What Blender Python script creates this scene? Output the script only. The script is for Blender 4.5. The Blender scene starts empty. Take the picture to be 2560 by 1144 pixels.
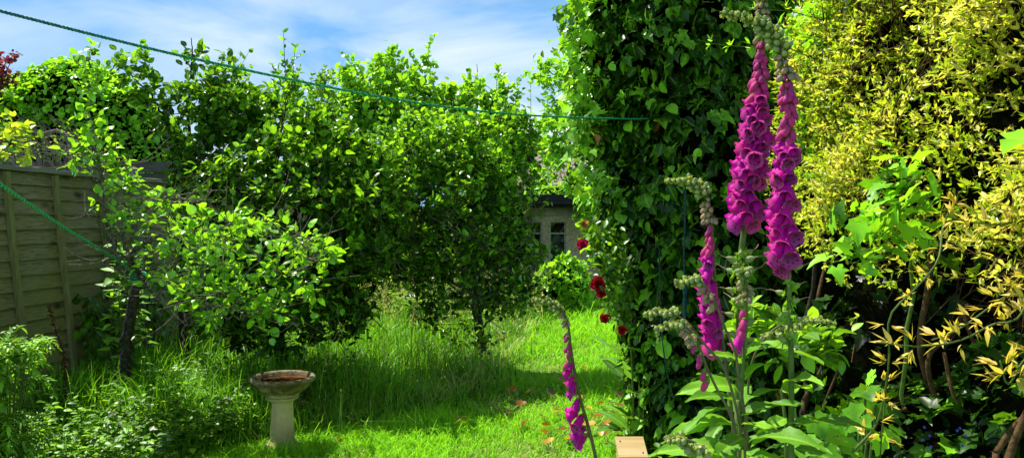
import bpy, math, random
import numpy as np
from mathutils import Vector, Matrix

rng = np.random.default_rng(11)
random.seed(5)
F = 1934.0          # focal length of the photograph in its own pixels
CAM_Z = 1.5
HOR = 552.0
C = bpy.context.scene.collection


def at(px, py, Y):
    return np.array([(px - 1280.0) / F * Y, Y, CAM_Z - (py - HOR) / F * Y])


# ------------------------------------------------------------------ helpers
def unit(v):
    v = np.asarray(v, float)
    n = np.linalg.norm(v, axis=-1, keepdims=True)
    return v / np.maximum(n, 1e-9)


class Geo:
    """collects vertices and faces, links them as ONE mesh object"""
    def __init__(self):
        self.v, self.t, self.q, self.tone, self.side, self.n = [], [], [], [], [], 0
        self.tm, self.qm = [], []

    def add(self, v, tris=None, quads=None, tone=0.5, side=0.5, mi=0):
        v = np.asarray(v, float).reshape(-1, 3)
        if tris is not None and len(tris):
            tris = np.asarray(tris, int)
            self.t.append(tris + self.n); self.tm.append(np.full(len(tris), mi))
        if quads is not None and len(quads):
            quads = np.asarray(quads, int)
            self.q.append(quads + self.n); self.qm.append(np.full(len(quads), mi))
        self.v.append(v)
        self.tone.append(np.broadcast_to(np.asarray(tone, float), (len(v),)).copy())
        self.side.append(np.broadcast_to(np.asarray(side, float), (len(v),)).copy())
        self.n += len(v)

    def mesh(self, name, mats, smooth=True):
        me = bpy.data.meshes.new(name)
        V = np.concatenate(self.v)
        T = np.concatenate(self.t) if self.t else np.zeros((0, 3), int)
        Q = np.concatenate(self.q) if self.q else np.zeros((0, 4), int)
        mi = np.concatenate((self.tm if self.t else []) + (self.qm if self.q else []))
        me.vertices.add(len(V)); me.vertices.foreach_set('co', V.astype(np.float32).ravel())
        loops = np.concatenate([T.ravel(), Q.ravel()])
        me.loops.add(len(loops)); me.loops.foreach_set('vertex_index', loops.astype(np.int32))
        nf = len(T) + len(Q)
        starts = np.concatenate([np.arange(len(T)) * 3, len(T) * 3 + np.arange(len(Q)) * 4])
        me.polygons.add(nf); me.polygons.foreach_set('loop_start', starts.astype(np.int32))
        me.polygons.foreach_set('material_index', mi.astype(np.int32))
        me.polygons.foreach_set('use_smooth', np.full(nf, smooth))
        a = me.attributes.new('tone', 'FLOAT', 'POINT')
        a.data.foreach_set('value', np.concatenate(self.tone).astype(np.float32))
        a = me.attributes.new('side', 'FLOAT', 'POINT')
        a.data.foreach_set('value', np.concatenate(self.side).astype(np.float32))
        me.update(calc_edges=True)
        for m in (mats if isinstance(mats, (list, tuple)) else [mats]):
            me.materials.append(m)
        return me

    def build(self, name, mats, parent=None, smooth=True):
        return link(name, self.mesh(name, mats, smooth), parent)


def link(name, me, parent=None):
    o = bpy.data.objects.new(name, me)
    C.objects.link(o)
    if parent is not None:
        o.parent = parent
        # children keep world coordinates: undo the Empty's placing
        o.matrix_parent_inverse = pinv(parent)
    return o


def pinv(p):
    return (Matrix.Translation(p.location) @ p.rotation_euler.to_matrix().to_4x4()).inverted() if p.parent is None else Matrix.Identity(4)


def thing(name, label, cat, loc=(0, 0, 0), group=None):
    o = bpy.data.objects.new(name, None); C.objects.link(o)
    o.location = Vector([float(c) for c in loc]); o.empty_display_size = .1
    o['label'] = label; o['category'] = cat
    if group: o['group'] = group
    return o


def tag(o, label=None, cat=None, group=None, kind=None):
    if label: o['label'] = label
    if cat: o['category'] = cat
    if group: o['group'] = group
    if kind: o['kind'] = kind
    return o


def spline(P, n):
    """Catmull-Rom through P, resampled to n points of even arc length"""
    P = np.asarray(P, float)
    if len(P) == 2:
        u = np.linspace(0, 1, n)[:, None]
        return P[0] * (1 - u) + P[1] * u
    Q = np.vstack([2 * P[0] - P[1], P, 2 * P[-1] - P[-2]])
    out = []
    for i in range(len(P) - 1):
        p0, p1, p2, p3 = Q[i:i + 4]
        t = np.linspace(0, 1, 12, endpoint=(i == len(P) - 2))[:, None]
        out.append(.5 * ((2 * p1) + (-p0 + p2) * t + (2 * p0 - 5 * p1 + 4 * p2 - p3) * t ** 2 + (-p0 + 3 * p1 - 3 * p2 + p3) * t ** 3))
    D = np.vstack(out)
    s = np.r_[0, np.cumsum(np.linalg.norm(np.diff(D, axis=0), axis=1))]
    u = np.linspace(0, s[-1], n)
    return np.stack([np.interp(u, s, D[:, k]) for k in range(3)], 1)


def tube(g, P, r, sides=5, tone=.5, mi=0, caps=True, wob=0.0):
    P = np.asarray(P, float); n = len(P)
    r = np.broadcast_to(np.asarray(r, float), (n,))
    T = unit(np.gradient(P, axis=0))
    a = np.array([0, 0, 1.]) if abs(T[0][2]) < .9 else np.array([1., 0, 0])
    N = np.zeros_like(P); N[0] = unit(np.cross(T[0], a))
    for i in range(1, n):
        v = N[i - 1] - T[i] * np.dot(N[i - 1], T[i]); N[i] = v / max(np.linalg.norm(v), 1e-9)
    B = np.cross(T, N)
    th = np.arange(sides) * 2 * math.pi / sides
    rr = r[:, None] * (1 + wob * rng.normal(size=(n, sides))) if wob else np.repeat(r[:, None], sides, 1)
    V = P[:, None] + rr[..., None] * (np.cos(th)[None, :, None] * N[:, None] + np.sin(th)[None, :, None] * B[:, None])
    i = np.arange(n - 1)[:, None] * sides; j = np.arange(sides)[None]; k = (j + 1) % sides
    q = np.stack([i + j, i + k, i + sides + k, i + sides + j], -1).reshape(-1, 4)
    t = []
    V = V.reshape(-1, 3)
    if caps:
        V = np.vstack([V, P[0], P[-1]]); c0, c1 = n * sides, n * sides + 1
        for a_ in range(sides):
            b_ = (a_ + 1) % sides
            t += [(c0, b_, a_), (c1, (n - 1) * sides + a_, (n - 1) * sides + b_)]
    g.add(V, t, q, tone, .5, mi)


def box(g, cx, cy, cz, sx, sy, sz, R=None, tone=.5, mi=0, bev=0.0):
    v = np.array([[x, y, z] for x in (-.5, .5) for y in (-.5, .5) for z in (-.5, .5)]) * [sx, sy, sz]
    if R is not None: v = v @ np.asarray(R).T
    v = v + [cx, cy, cz]
    q = [(0, 1, 3, 2), (4, 6, 7, 5), (0, 4, 5, 1), (2, 3, 7, 6), (0, 2, 6, 4), (1, 5, 7, 3)]
    g.add(v, None, q, tone, .5, mi)


# ------------------------------------------------------------------ leaf shapes (length 1 along +x, normal +z)
def tmpl_strip(st, hw, fold=.25, curve=.25, twist=0.0):
    st = np.array(st); hw = np.array(hw)
    V = [[0, 0, 0]]; side = [0]
    for x, w in zip(st, hw):
        for s in (-1, 0, 1):
            V.append([x, s * w, fold * abs(s) * w - curve * x * x]); side.append(abs(s))
    V.append([1, 0, -curve]); side.append(0)
    n = len(st); q = []; t = [(0, 2, 1), (0, 3, 2)]
    for i in range(n - 1):
        a = 1 + 3 * i; b = a + 3
        q += [(a, a + 1, b + 1, b), (a + 1, a + 2, b + 2, b + 1)]
    a = 1 + 3 * (n - 1); e = len(V) - 1
    t += [(a, a + 1, e), (a + 1, a + 2, e)]
    return np.array(V, float), np.array(t), np.array(q), np.array(side, float)


def tmpl_fan(angles, radii, cup=.12, cx=.35, droop=.2):
    """lobed leaf: outline in polar form about the petiole joint, two rings"""
    a = np.radians(angles); r = np.array(radii, float)
    O = np.stack([np.cos(a) * r, np.sin(a) * r], 1)
    M = O * .5
    Z = lambda P: cup * np.linalg.norm(P, axis=1) ** 2 * np.abs(np.sin(4 * np.arctan2(P[:, 1], P[:, 0]))) - droop * np.clip(P[:, 0], 0, 9) ** 2
    V = np.vstack([[0, 0, 0], np.c_[M, Z(M)], np.c_[O, Z(O)]])
    n = len(a)
    t = [(0, 1 + i, 2 + i) for i in range(n - 1)]
    q = [(1 + i, 1 + n + i, 2 + n + i, 2 + i) for i in range(n - 1)]
    side = np.r_[0, np.full(n, .5), np.ones(n)]
    return V, np.array(t), np.array(q), side


OVATE = [tmpl_strip([.15, .4, .68, .88], [.2, .32, .27, .12], f, c) for f, c in ((.35, .12), (.15, .35), (.5, .22), (.2, -.1))]
LANCE = [tmpl_strip([.15, .4, .7], [.11, .17, .1], f, c) for f, c in ((.4, .1), (.2, .35), (.1, -.12))]
NARROW = [tmpl_strip([.2, .5], [.13, .16], f, c) for f, c in ((.3, .15), (.2, -.15))]
ROUND = [tmpl_strip([.1, .35, .65, .88], [.28, .42, .4, .2], f, c) for f, c in ((.3, .2), (.15, .4), (.4, 0))]
IVY = [tmpl_fan([-150, -125, -95, -62, -42, -18, 0, 18, 42, 62, 95, 125, 150],
                [.30, .42, .36, .62, .45, .66, 1.0, .66, .45, .62, .36, .42, .30], c, droop=d) for c, d in ((.2, .15), (.1, .35), (.3, .05))]
LOBED = [tmpl_fan([-165, -140, -118, -95, -75, -55, -35, -18, 0, 18, 35, 55, 75, 95, 118, 140, 165],
                  [.45, .62, .52, .74, .6, .82, .66, .86, .98, .86, .66, .82, .6, .74, .52, .62, .45], c, droop=d) for c, d in ((.3, .15), (.2, .35))]
CARD = [tmpl_strip([.3, .7], [.34, .3], f, c) for f, c in ((.4, .3), (.1, -.2))]


def leaves(g, tmpls, pos, d, nrm, size, tone, wid=1.0, mi=0):
    pos = np.asarray(pos, float).reshape(-1, 3); N = len(pos)
    if N == 0: return
    d = unit(np.broadcast_to(d, (N, 3))); nrm = np.broadcast_to(nrm, (N, 3))
    y = unit(np.cross(nrm, d)); z = np.cross(d, y)
    size = np.broadcast_to(size, (N,)); tone = np.broadcast_to(tone, (N,)); wid = np.broadcast_to(wid, (N,))
    pick = rng.integers(0, len(tmpls), N)
    for k, (V, t, q, side) in enumerate(tmpls):
        m = pick == k; n = int(m.sum())
        if not n: continue
        s = size[m][:, None, None]
        W = pos[m][:, None] + s * (V[None, :, 0:1] * d[m][:, None] + V[None, :, 1:2] * wid[m][:, None, None] * y[m][:, None] + V[None, :, 2:3] * z[m][:, None])
        off = (np.arange(n) * len(V))[:, None, None]
        g.add(W.reshape(-1, 3), (t[None] + off).reshape(-1, 3) if len(t) else None, (q[None] + off).reshape(-1, 4) if len(q) else None,
              np.repeat(tone[m], len(V)), np.tile(side, n), mi)


def rvec(n):
    return unit(rng.normal(size=(n, 3)))


# ------------------------------------------------------------------ materials
def new_mat(name):
    m = bpy.data.materials.new(name); m.use_nodes = True
    nt = m.node_tree; nt.nodes.clear()
    return m, nt, nt.nodes.new('ShaderNodeOutputMaterial')


def ramp(nt, fac, stops):
    r = nt.nodes.new('ShaderNodeValToRGB'); nt.links.new(fac, r.inputs[0])
    e = r.color_ramp.elements
    while len(e) < len(stops): e.new(.5)
    for k, (p, c) in enumerate(stops):
        e[k].position = p; e[k].color = (*c, 1) if len(c) == 3 else c
    return r.outputs[0]


def attr(nt, name):
    a = nt.nodes.new('ShaderNodeAttribute'); a.attribute_name = name
    return a.outputs['Fac']


def math_n(nt, op, a, b):
    n = nt.nodes.new('ShaderNodeMath'); n.operation = op
    for k, v in enumerate((a, b)):
        if isinstance(v, (int, float)): n.inputs[k].default_value = v
        else: nt.links.new(v, n.inputs[k])
    return n.outputs[0]


def mixc(nt, fac, a, b, blend='MIX'):
    n = nt.nodes.new('ShaderNodeMix'); n.data_type = 'RGBA'; n.blend_type = blend
    for sock, v in ((n.inputs[0], fac), (n.inputs[6], a), (n.inputs[7], b)):
        if isinstance(v, (int, float)): sock.default_value = v
        elif isinstance(v, tuple): sock.default_value = (*v, 1) if len(v) == 3 else v
        else: nt.links.new(v, sock)
    return n.outputs[2]


def noise(nt, scale, detail=3, vec=None, rough=.55, dist=0.0):
    n = nt.nodes.new('ShaderNodeTexNoise'); n.inputs['Scale'].default_value = scale
    n.inputs['Detail'].default_value = detail; n.inputs['Roughness'].default_value = rough; n.inputs['Distortion'].default_value = dist
    if vec is None:
        tc = nt.nodes.new('ShaderNodeTexCoord'); vec = tc.outputs['Object']
    nt.links.new(vec, n.inputs['Vector'])
    return n.outputs[0]


def mapping(nt, scale, coord='Object', rot=(0, 0, 0)):
    tc = nt.nodes.new('ShaderNodeTexCoord'); mp = nt.nodes.new('ShaderNodeMapping')
    mp.inputs['Scale'].default_value = scale; mp.inputs['Rotation'].default_value = rot
    nt.links.new(tc.outputs[coord], mp.inputs['Vector'])
    return mp.outputs[0]


LK = (0.6, 2.9, 2.9)
def leaf_mat(name, c0, c1, c2, trans=.5, tmul=(1.45, 1.15, .4), rough=.38, spec=.4, vein=.25, lk=LK, hue=(.26, .37, .48)):
    m, nt, out = new_mat(name)
    c0, c1, c2 = [tuple(min(.85, v * k) for v in c) for c, k in zip((c0, c1, c2), lk)]
    if lk[2] > 2: c0, c1, c2 = [(f * c[1], c[1], min(c[2], .05 * c[1])) for c, f in zip((c0, c1, c2), hue)]
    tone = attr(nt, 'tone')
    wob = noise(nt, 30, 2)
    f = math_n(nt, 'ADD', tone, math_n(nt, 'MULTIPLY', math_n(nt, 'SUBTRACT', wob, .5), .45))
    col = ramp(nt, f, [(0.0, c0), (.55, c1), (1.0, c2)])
    if vein:
        side = attr(nt, 'side')
        v = ramp(nt, side, [(0.0, (vein,) * 3), (.22, (0, 0, 0))])
        col = mixc(nt, v, col, tuple(min(1, x * 1.5 + .03) for x in c2))
    p = nt.nodes.new('ShaderNodeBsdfPrincipled')
    nt.links.new(col, p.inputs['Base Color']); p.inputs['Roughness'].default_value = rough
    p.inputs['Specular IOR Level'].default_value = spec
    t = nt.nodes.new('ShaderNodeBsdfTranslucent')
    nt.links.new(mixc(nt, 1.0, col, tuple(v * trans * 1.6 for v in tmul), 'MULTIPLY'), t.inputs['Color'])
    mx = nt.nodes.new('ShaderNodeAddShader')
    nt.links.new(p.outputs[0], mx.inputs[0]); nt.links.new(t.outputs[0], mx.inputs[1])
    nt.links.new(mx.outputs[0], out.inputs[0])
    return m


def solid_mat(name, stops, scale=20, rough=.8, bump=.3, stretch=(1, 1, 1), detail=5, spec=.3, bscale=None, metallic=0.0, tonemul=False):
    m, nt, out = new_mat(name)
    vec = mapping(nt, stretch)
    n = noise(nt, scale, detail, vec, .6)
    col = ramp(nt, n, stops)
    if tonemul: col = mixc(nt, 1.0, col, ramp(nt, attr(nt, 'tone'), [(0, (0, 0, 0)), (1, (1, 1, 1))]), 'MULTIPLY')
    p = nt.nodes.new('ShaderNodeBsdfPrincipled')
    nt.links.new(col, p.inputs['Base Color']); p.inputs['Roughness'].default_value = rough
    p.inputs['Specular IOR Level'].default_value = spec; p.inputs['Metallic'].default_value = metallic
    if bump:
        b = nt.nodes.new('ShaderNodeBump'); b.inputs['Strength'].default_value = bump; b.inputs['Distance'].default_value = .01
        nt.links.new(noise(nt, bscale or scale * 2, 5, vec, .6), b.inputs['Height']); nt.links.new(b.outputs[0], p.inputs['Normal'])
    nt.links.new(p.outputs[0], out.inputs[0])
    return m


M = {}
M['apple'] = leaf_mat('apple_leaf', (.012, .060, .008), (.040, .175, .012), (.120, .330, .022), rough=.32, spec=.42, lk=(.2, 1.35, 2.8), hue=(.22, .31, .42))
M['pear'] = leaf_mat('pear_leaf', (.030, .110, .008), (.090, .270, .016), (.200, .420, .030), trans=.45, rough=.3, spec=.6)
M['dark_leaf'] = leaf_mat('dark_leaf', (.010, .040, .008), (.025, .105, .012), (.060, .200, .018), rough=.34, spec=.38)
M['laurel'] = leaf_mat('laurel_leaf', (.025, .090, .010), (.070, .210, .018), (.170, .340, .035), rough=.3, spec=.6)
M['ivy'] = leaf_mat('ivy_leaf', (.010, .055, .008), (.030, .150, .010), (.110, .330, .016), trans=.42, rough=.38, spec=.3, vein=.3, lk=(.3, .95, 2.7), hue=(.2, .28, .42))
M['lime_leaf'] = leaf_mat('lime_leaf', (.070, .200, .012), (.150, .360, .018), (.280, .480, .030), trans=.48, rough=.4, spec=.25)
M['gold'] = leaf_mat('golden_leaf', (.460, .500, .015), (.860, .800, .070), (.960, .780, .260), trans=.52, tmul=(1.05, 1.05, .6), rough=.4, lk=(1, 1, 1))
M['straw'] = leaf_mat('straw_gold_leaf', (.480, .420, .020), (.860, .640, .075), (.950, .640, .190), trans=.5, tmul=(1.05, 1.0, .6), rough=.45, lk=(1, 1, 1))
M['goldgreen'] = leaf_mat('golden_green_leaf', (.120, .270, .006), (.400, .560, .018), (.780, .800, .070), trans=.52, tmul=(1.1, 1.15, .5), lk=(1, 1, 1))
M['red_leaf'] = leaf_mat('purple_leaf', (.060, .012, .020), (.130, .025, .035), (.210, .060, .050), tmul=(1.6, .8, .8), lk=(1, 1, 1.2))
M['weed'] = leaf_mat('weed_leaf', (.024, .110, .012), (.080, .250, .018), (.200, .400, .050), rough=.42, spec=.35, lk=(.5, 1.6, 2.4))
M['fox_leaf'] = leaf_mat('foxglove_leaf', (.045, .150, .018), (.100, .280, .025), (.180, .380, .040), trans=.42, rough=.5, spec=.3, vein=.4, lk=(.5, 1.5, 2.1))
M['calyx'] = leaf_mat('pale_calyx', (.16, .26, .05), (.32, .45, .10), (.52, .60, .22), trans=.45, lk=(1, 1, 1), vein=0, spec=.2)
M['grass'] = leaf_mat('grass_blade', (.030, .130, .004), (.125, .350, .006), (.300, .480, .015), trans=.45, rough=.5, spec=.08, vein=0, lk=(.8, 2.7, 2.7), hue=(.22, .35, .44))
M['tallgrass'] = leaf_mat('tall_grass_blade', (.014, .095, .006), (.070, .280, .010), (.220, .440, .020), trans=.45, rough=.4, spec=.22, vein=0, lk=(.3, 1.65, 2.6), hue=(.2, .31, .42))
M['seed'] = leaf_mat('seed_head', (.280, .340, .070), (.440, .480, .120), (.560, .540, .200), trans=.4, tmul=(1.2, 1.2, .9), vein=0, lk=(1.2, 1.3, 1.4))
M['orange_leaf'] = leaf_mat('fallen_leaf', (.260, .090, .012), (.700, .270, .025), (.850, .520, .080), trans=.3, tmul=(1.2, 1, .7), lk=(1, 1, 1))
M['bark'] = solid_mat('bark', [(.3, (.020, .014, .010)), (.55, (.070, .050, .034)), (.75, (.150, .120, .085))], 35, .85, .6)
M['pale_bark'] = solid_mat('lichen_bark', [(.3, (.050, .040, .030)), (.5, (.200, .170, .130)), (.72, (.48, .44, .38))], 40, .85, .6, tonemul=True)
M['vine'] = solid_mat('vine_bark', [(.3, (.050, .026, .010)), (.55, (.150, .080, .032)), (.75, (.270, .170, .085))], 40, .8, .5)
M['green_stem'] = solid_mat('green_stem', [(.3, (.070, .130, .020)), (.7, (.160, .260, .050))], 30, .5, .1)
M['fox_stem'] = solid_mat('foxglove_stem', [(.3, (.090, .160, .030)), (.7, (.190, .290, .070))], 40, .5, .1)
M['mauve_stem'] = solid_mat('mauve_stem', [(.3, (.170, .120, .090)), (.7, (.240, .230, .100))], 30, .5, .1)
M['deadwood'] = solid_mat('dead_wood', [(.3, (.120, .090, .075)), (.7, (.360, .300, .260))], 30, .85, .5)
M['core'] = solid_mat('inner_shade_filler', [(.35, (.003, .005, .002)), (.7, (.012, .011, .005))], 25, .95, .8, spec=0.0)  # near-black filler inside foliage, its inner shade put into the colour


def wood_mat():
    m, nt, out = new_mat('weathered_fence_timber')
    vec = mapping(nt, (3.0, 3.0, 40))
    n1 = noise(nt, 2.6, 7, vec, .68, .9)
    n2 = noise(nt, 1.6, 4, None, .6)
    col = ramp(nt, n1, [(.34, (.09, .065, .03)), (.46, (.38, .31, .18)), (.66, (.62, .54, .36))])
    col = mixc(nt, ramp(nt, n2, [(.4, (0, 0, 0)), (.66, (.6, .6, .6))]), col, (.38, .35, .08))
    sep = nt.nodes.new('ShaderNodeSeparateXYZ'); tc = nt.nodes.new('ShaderNodeTexCoord')
    nt.links.new(tc.outputs['Object'], sep.inputs[0])
    lo = ramp(nt, math_n(nt, 'DIVIDE', sep.outputs['Z'], 1.9), [(.0, (.8, .8, .8)), (.7, (.15, .15, .15)), (1.0, (0, 0, 0))])
    col = mixc(nt, lo, col, (.30, .32, .045))
    kn = nt.nodes.new('ShaderNodeTexVoronoi'); kn.inputs['Scale'].default_value = 2.2
    nt.links.new(mapping(nt, (1.2, 1.2, 2.6)), kn.inputs['Vector'])
    col = mixc(nt, ramp(nt, kn.outputs['Distance'], [(.05, (.9, .9, .9)), (.22, (0, 0, 0))]), col, (.030, .022, .012))
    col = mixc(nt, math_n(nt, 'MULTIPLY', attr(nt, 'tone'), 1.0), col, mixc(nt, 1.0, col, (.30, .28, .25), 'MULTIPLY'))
    p = nt.nodes.new('ShaderNodeBsdfPrincipled'); p.inputs['Roughness'].default_value = .85
    nt.links.new(col, p.inputs['Base Color'])
    b = nt.nodes.new('ShaderNodeBump'); b.inputs['Strength'].default_value = .5; b.inputs['Distance'].default_value = .006
    nt.links.new(n1, b.inputs['Height']); nt.links.new(b.outputs[0], p.inputs['Normal'])
    nt.links.new(p.outputs[0], out.inputs[0])
    return m


M['fence'] = wood_mat()
M['batten'] = solid_mat('green_batten_timber', [(.3, (.24, .22, .07)), (.7, (.44, .41, .17))], 5, .8, .4, (6, 6, 1))
M['grey_timber'] = solid_mat('grey_timber', [(.3, (.260, .235, .195)), (.7, (.480, .440, .380))], 4, .85, .5, (1, 1, 9))
M['dark_timber'] = solid_mat('dark_fence_timber', [(.3, (.080, .075, .075)), (.7, (.170, .165, .165))], 5, .85, .4, (1, 1, 8))
M['render'] = solid_mat('pebble_dash', [(.3, (.36, .26, .14)), (.5, (.68, .53, .33)), (.72, (.88, .74, .52))], 26, .95, .8, detail=8, bscale=60)
M['lintel'] = solid_mat('stained_concrete', [(.3, (.28, .21, .14)), (.7, (.55, .48, .38))], 5, .9, .4)
M['black_trim'] = solid_mat('black_gutter', [(.3, (.010, .010, .011)), (.7, (.028, .028, .030))], 8, .55, .1)
M['white_frame'] = solid_mat('old_white_paint', [(.3, (.42, .42, .38)), (.7, (.66, .66, .62))], 12, .6, .1)
M['roof_felt'] = solid_mat('mossy_roof_felt', [(.3, (.05, .06, .02)), (.7, (.14, .16, .05))], 6, .9, .4)
M['soil'] = solid_mat('soil', [(.3, (.012, .009, .005)), (.7, (.040, .030, .018))], 12, .95, .8)
M['teal'] = solid_mat('teal_plastic', [(.3, (.02, .14, .11)), (.7, (.04, .22, .17))], 5, .5, 0)
M['sack'] = solid_mat('white_plastic_sack', [(.3, (.45, .45, .47)), (.7, (.75, .75, .75))], 12, .5, .5)
M['ply'] = solid_mat('pale_plywood', [(.3, (.66, .44, .17)), (.55, (.80, .58, .28)), (.75, (.86, .68, .38))], 3, .65, .1, (1, 9, 9))
M['rope'] = None


def rope_mat(name, ca, cb):
    m, nt, out = new_mat(name)
    col = ramp(nt, attr(nt, 'tone'), [(.3, ca), (.7, cb)])
    if name == 'green_rope':      # near end painted bluer, as if reflecting the sky
        sep = nt.nodes.new('ShaderNodeSeparateXYZ'); tc = nt.nodes.new('ShaderNodeTexCoord'); nt.links.new(tc.outputs['Object'], sep.inputs[0])
        col = mixc(nt, ramp(nt, math_n(nt, 'MULTIPLY', sep.outputs['Y'], .25), [(.49, (.8, .8, .8)), (.66, (0, 0, 0))]), col, (.012, .09, .32))
    p = nt.nodes.new('ShaderNodeBsdfPrincipled'); p.inputs['Roughness'].default_value = .45
    nt.links.new(col, p.inputs['Base Color']); nt.links.new(p.outputs[0], out.inputs[0])
    return m


M['rope'] = rope_mat('green_rope', (.010, .24, .12), (.05, .70, .34))
M['blue_rope'] = rope_mat('blue_rope', (.010, .045, .075), (.030, .130, .190))


def glass_mat():
    m, nt, out = new_mat('window_glass')
    g = nt.nodes.new('ShaderNodeBsdfGlossy'); g.inputs['Roughness'].default_value = .03; g.inputs['Color'].default_value = (.9, .95, 1, 1)
    t = nt.nodes.new('ShaderNodeBsdfTransparent'); t.inputs[0].default_value = (.75, .8, .8, 1)
    fr = nt.nodes.new('ShaderNodeFresnel'); fr.inputs[0].default_value = 1.5
    mx = nt.nodes.new('ShaderNodeMixShader'); nt.links.new(math_n(nt, 'ADD', fr.outputs[0], .02), mx.inputs[0])
    nt.links.new(t.outputs[0], mx.inputs[1]); nt.links.new(g.outputs[0], mx.inputs[2]); nt.links.new(mx.outputs[0], out.inputs[0])
    return m


M['glass'] = glass_mat()


def stone_mat():
    m, nt, out = new_mat('lichened_cast_stone')
    base = ramp(nt, noise(nt, 14, 5), [(.3, (.82, .62, .25)), (.7, (.98, .80, .40))])
    sep = nt.nodes.new('ShaderNodeSeparateXYZ'); tc = nt.nodes.new('ShaderNodeTexCoord'); nt.links.new(tc.outputs['Object'], sep.inputs[0])
    hi = ramp(nt, sep.outputs['Z'], [(.335, (0, 0, 0)), (.385, (.75, .75, .75)), (.45, (1, 1, 1))])
    st = ramp(nt, noise(nt, 22, 6, None, .65), [(.40, (0, 0, 0)), (.60, (1, 1, 1))])
    f = mixc(nt, 1.0, hi, st, 'MULTIPLY')
    col = mixc(nt, f, base, (.030, .022, .012))
    brown = mixc(nt, 1.0, hi, ramp(nt, noise(nt, 7, 3), [(.35, (.3, .3, .3)), (.55, (.95, .95, .95))]), 'MULTIPLY')
    col = mixc(nt, brown, col, (.150, .105, .030))
    # bare sandy tops of the rim
    rim = ramp(nt, sep.outputs['Z'], [(.462, (0, 0, 0)), (.476, (1, 1, 1))])
    rs = ramp(nt, noise(nt, 30, 4), [(.42, (0, 0, 0)), (.55, (.95, .95, .95))])
    col = mixc(nt, mixc(nt, 1.0, rim, rs, 'MULTIPLY'), col, (.46, .36, .25))
    foot_tint = ramp(nt, sep.outputs['Z'], [(.02, (.6, .6, .6)), (.2, (0, 0, 0))])  # darker and greener towards the foot
    col = mixc(nt, foot_tint, col, (.17, .17, .06))
    p = nt.nodes.new('ShaderNodeBsdfPrincipled'); p.inputs['Roughness'].default_value = .85
    nt.links.new(col, p.inputs['Base Color'])
    b = nt.nodes.new('ShaderNodeBump'); b.inputs['Strength'].default_value = .5; b.inputs['Distance'].default_value = .004
    nt.links.new(noise(nt, 60, 5), b.inputs['Height']); nt.links.new(b.outputs[0], p.inputs['Normal'])
    nt.links.new(p.outputs[0], out.inputs[0])
    return m


M['stone'] = stone_mat()


def water_mat():
    m, nt, out = new_mat('brown_water')
    p = nt.nodes.new('ShaderNodeBsdfPrincipled'); p.inputs['Roughness'].default_value = .06
    nt.links.new(ramp(nt, noise(nt, 16, 4), [(.4, (.040, .010, .003)), (.65, (.200, .060, .010))]), p.inputs['Base Color'])
    b = nt.nodes.new('ShaderNodeBump'); b.inputs['Strength'].default_value = .08
    nt.links.new(noise(nt, 30, 2), b.inputs['Height']); nt.links.new(b.outputs[0], p.inputs['Normal'])
    nt.links.new(p.outputs[0], out.inputs[0])
    return m


M['water'] = water_mat()


def petal_mat(name, c0, c1, inside=None, trans=.3, tmul=(1.4, .8, 1.4)):
    m, nt, out = new_mat(name)
    col = mixc(nt, ramp(nt, math_n(nt, 'ADD', attr(nt, 'side'), math_n(nt, 'MULTIPLY', math_n(nt, 'SUBTRACT', noise(nt, 90, 2), .5), .5)), [(.0, (0, 0, 0)), (1, (1, 1, 1))]), c0, c1)
    if inside:
        ge = nt.nodes.new('ShaderNodeNewGeometry')
        v = nt.nodes.new('ShaderNodeTexVoronoi'); v.inputs['Scale'].default_value = 7
        tc = nt.nodes.new('ShaderNodeTexCoord'); nt.links.new(tc.outputs['Object'], v.inputs['Vector'])
        ins = mixc(nt, ramp(nt, v.outputs['Distance'], [(.22, (1, 1, 1)), (.32, (0, 0, 0))]), inside, (.10, .004, .04))
        col = mixc(nt, ge.outputs['Backfacing'], col, ins)
    oi = nt.nodes.new('ShaderNodeObjectInfo')
    col = mixc(nt, 1.0, col, ramp(nt, oi.outputs['Random'], [(0, (.72, .8, .95)), (1, (1.0, 1, .85))]), 'MULTIPLY')
    p = nt.nodes.new('ShaderNodeBsdfPrincipled'); p.inputs['Roughness'].default_value = .6
    p.inputs['Specular IOR Level'].default_value = .2
    nt.links.new(col, p.inputs['Base Color'])
    t = nt.nodes.new('ShaderNodeBsdfTranslucent'); nt.links.new(mixc(nt, 1.0, col, tuple(v * min(.6, trans) * 1.5 for v in tmul), 'MULTIPLY'), t.inputs[0])
    mx = nt.nodes.new('ShaderNodeAddShader')
    nt.links.new(p.outputs[0], mx.inputs[0]); nt.links.new(t.outputs[0], mx.inputs[1]); nt.links.new(mx.outputs[0], out.inputs[0])
    return m


M['bell'] = petal_mat('foxglove_petal', (.90, .016, .42), (.86, .010, .48), (.62, .08, .34), trans=.5, tmul=(1.1, .7, 1.15))
M['bud_pink'] = petal_mat('pink_bud', (.72, .12, .27), (.85, .02, .36), trans=.45, tmul=(1.15, .8, 1.1))
M['bud_mid'] = petal_mat('pale_bud', (.42, .46, .20), (.66, .30, .32), tmul=(1, 1, .8))
M['bud_green'] = petal_mat('green_bud', (.32, .43, .12), (.56, .62, .26), tmul=(1, 1.1, .6))
M['rose'] = petal_mat('red_rose_petal', (.32, .002, .008), (.75, .008, .03), tmul=(1.3, .6, .6))
M['pink_rose'] = petal_mat('bright_rose_petal', (.45, .004, .06), (.75, .015, .13), tmul=(1.2, .7, .8))
M['peach_rose'] = petal_mat('peach_rose_petal', (.75, .22, .05), (.80, .45, .12), tmul=(1.1, 1, .6))
M['yellow'] = petal_mat('yellow_petal', (.75, .42, .01), (.80, .58, .02), tmul=(1, 1, .5))
M['white_petal'] = petal_mat('white_petal', (.75, .75, .72), (.8, .8, .8), tmul=(1, 1, 1))
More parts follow.
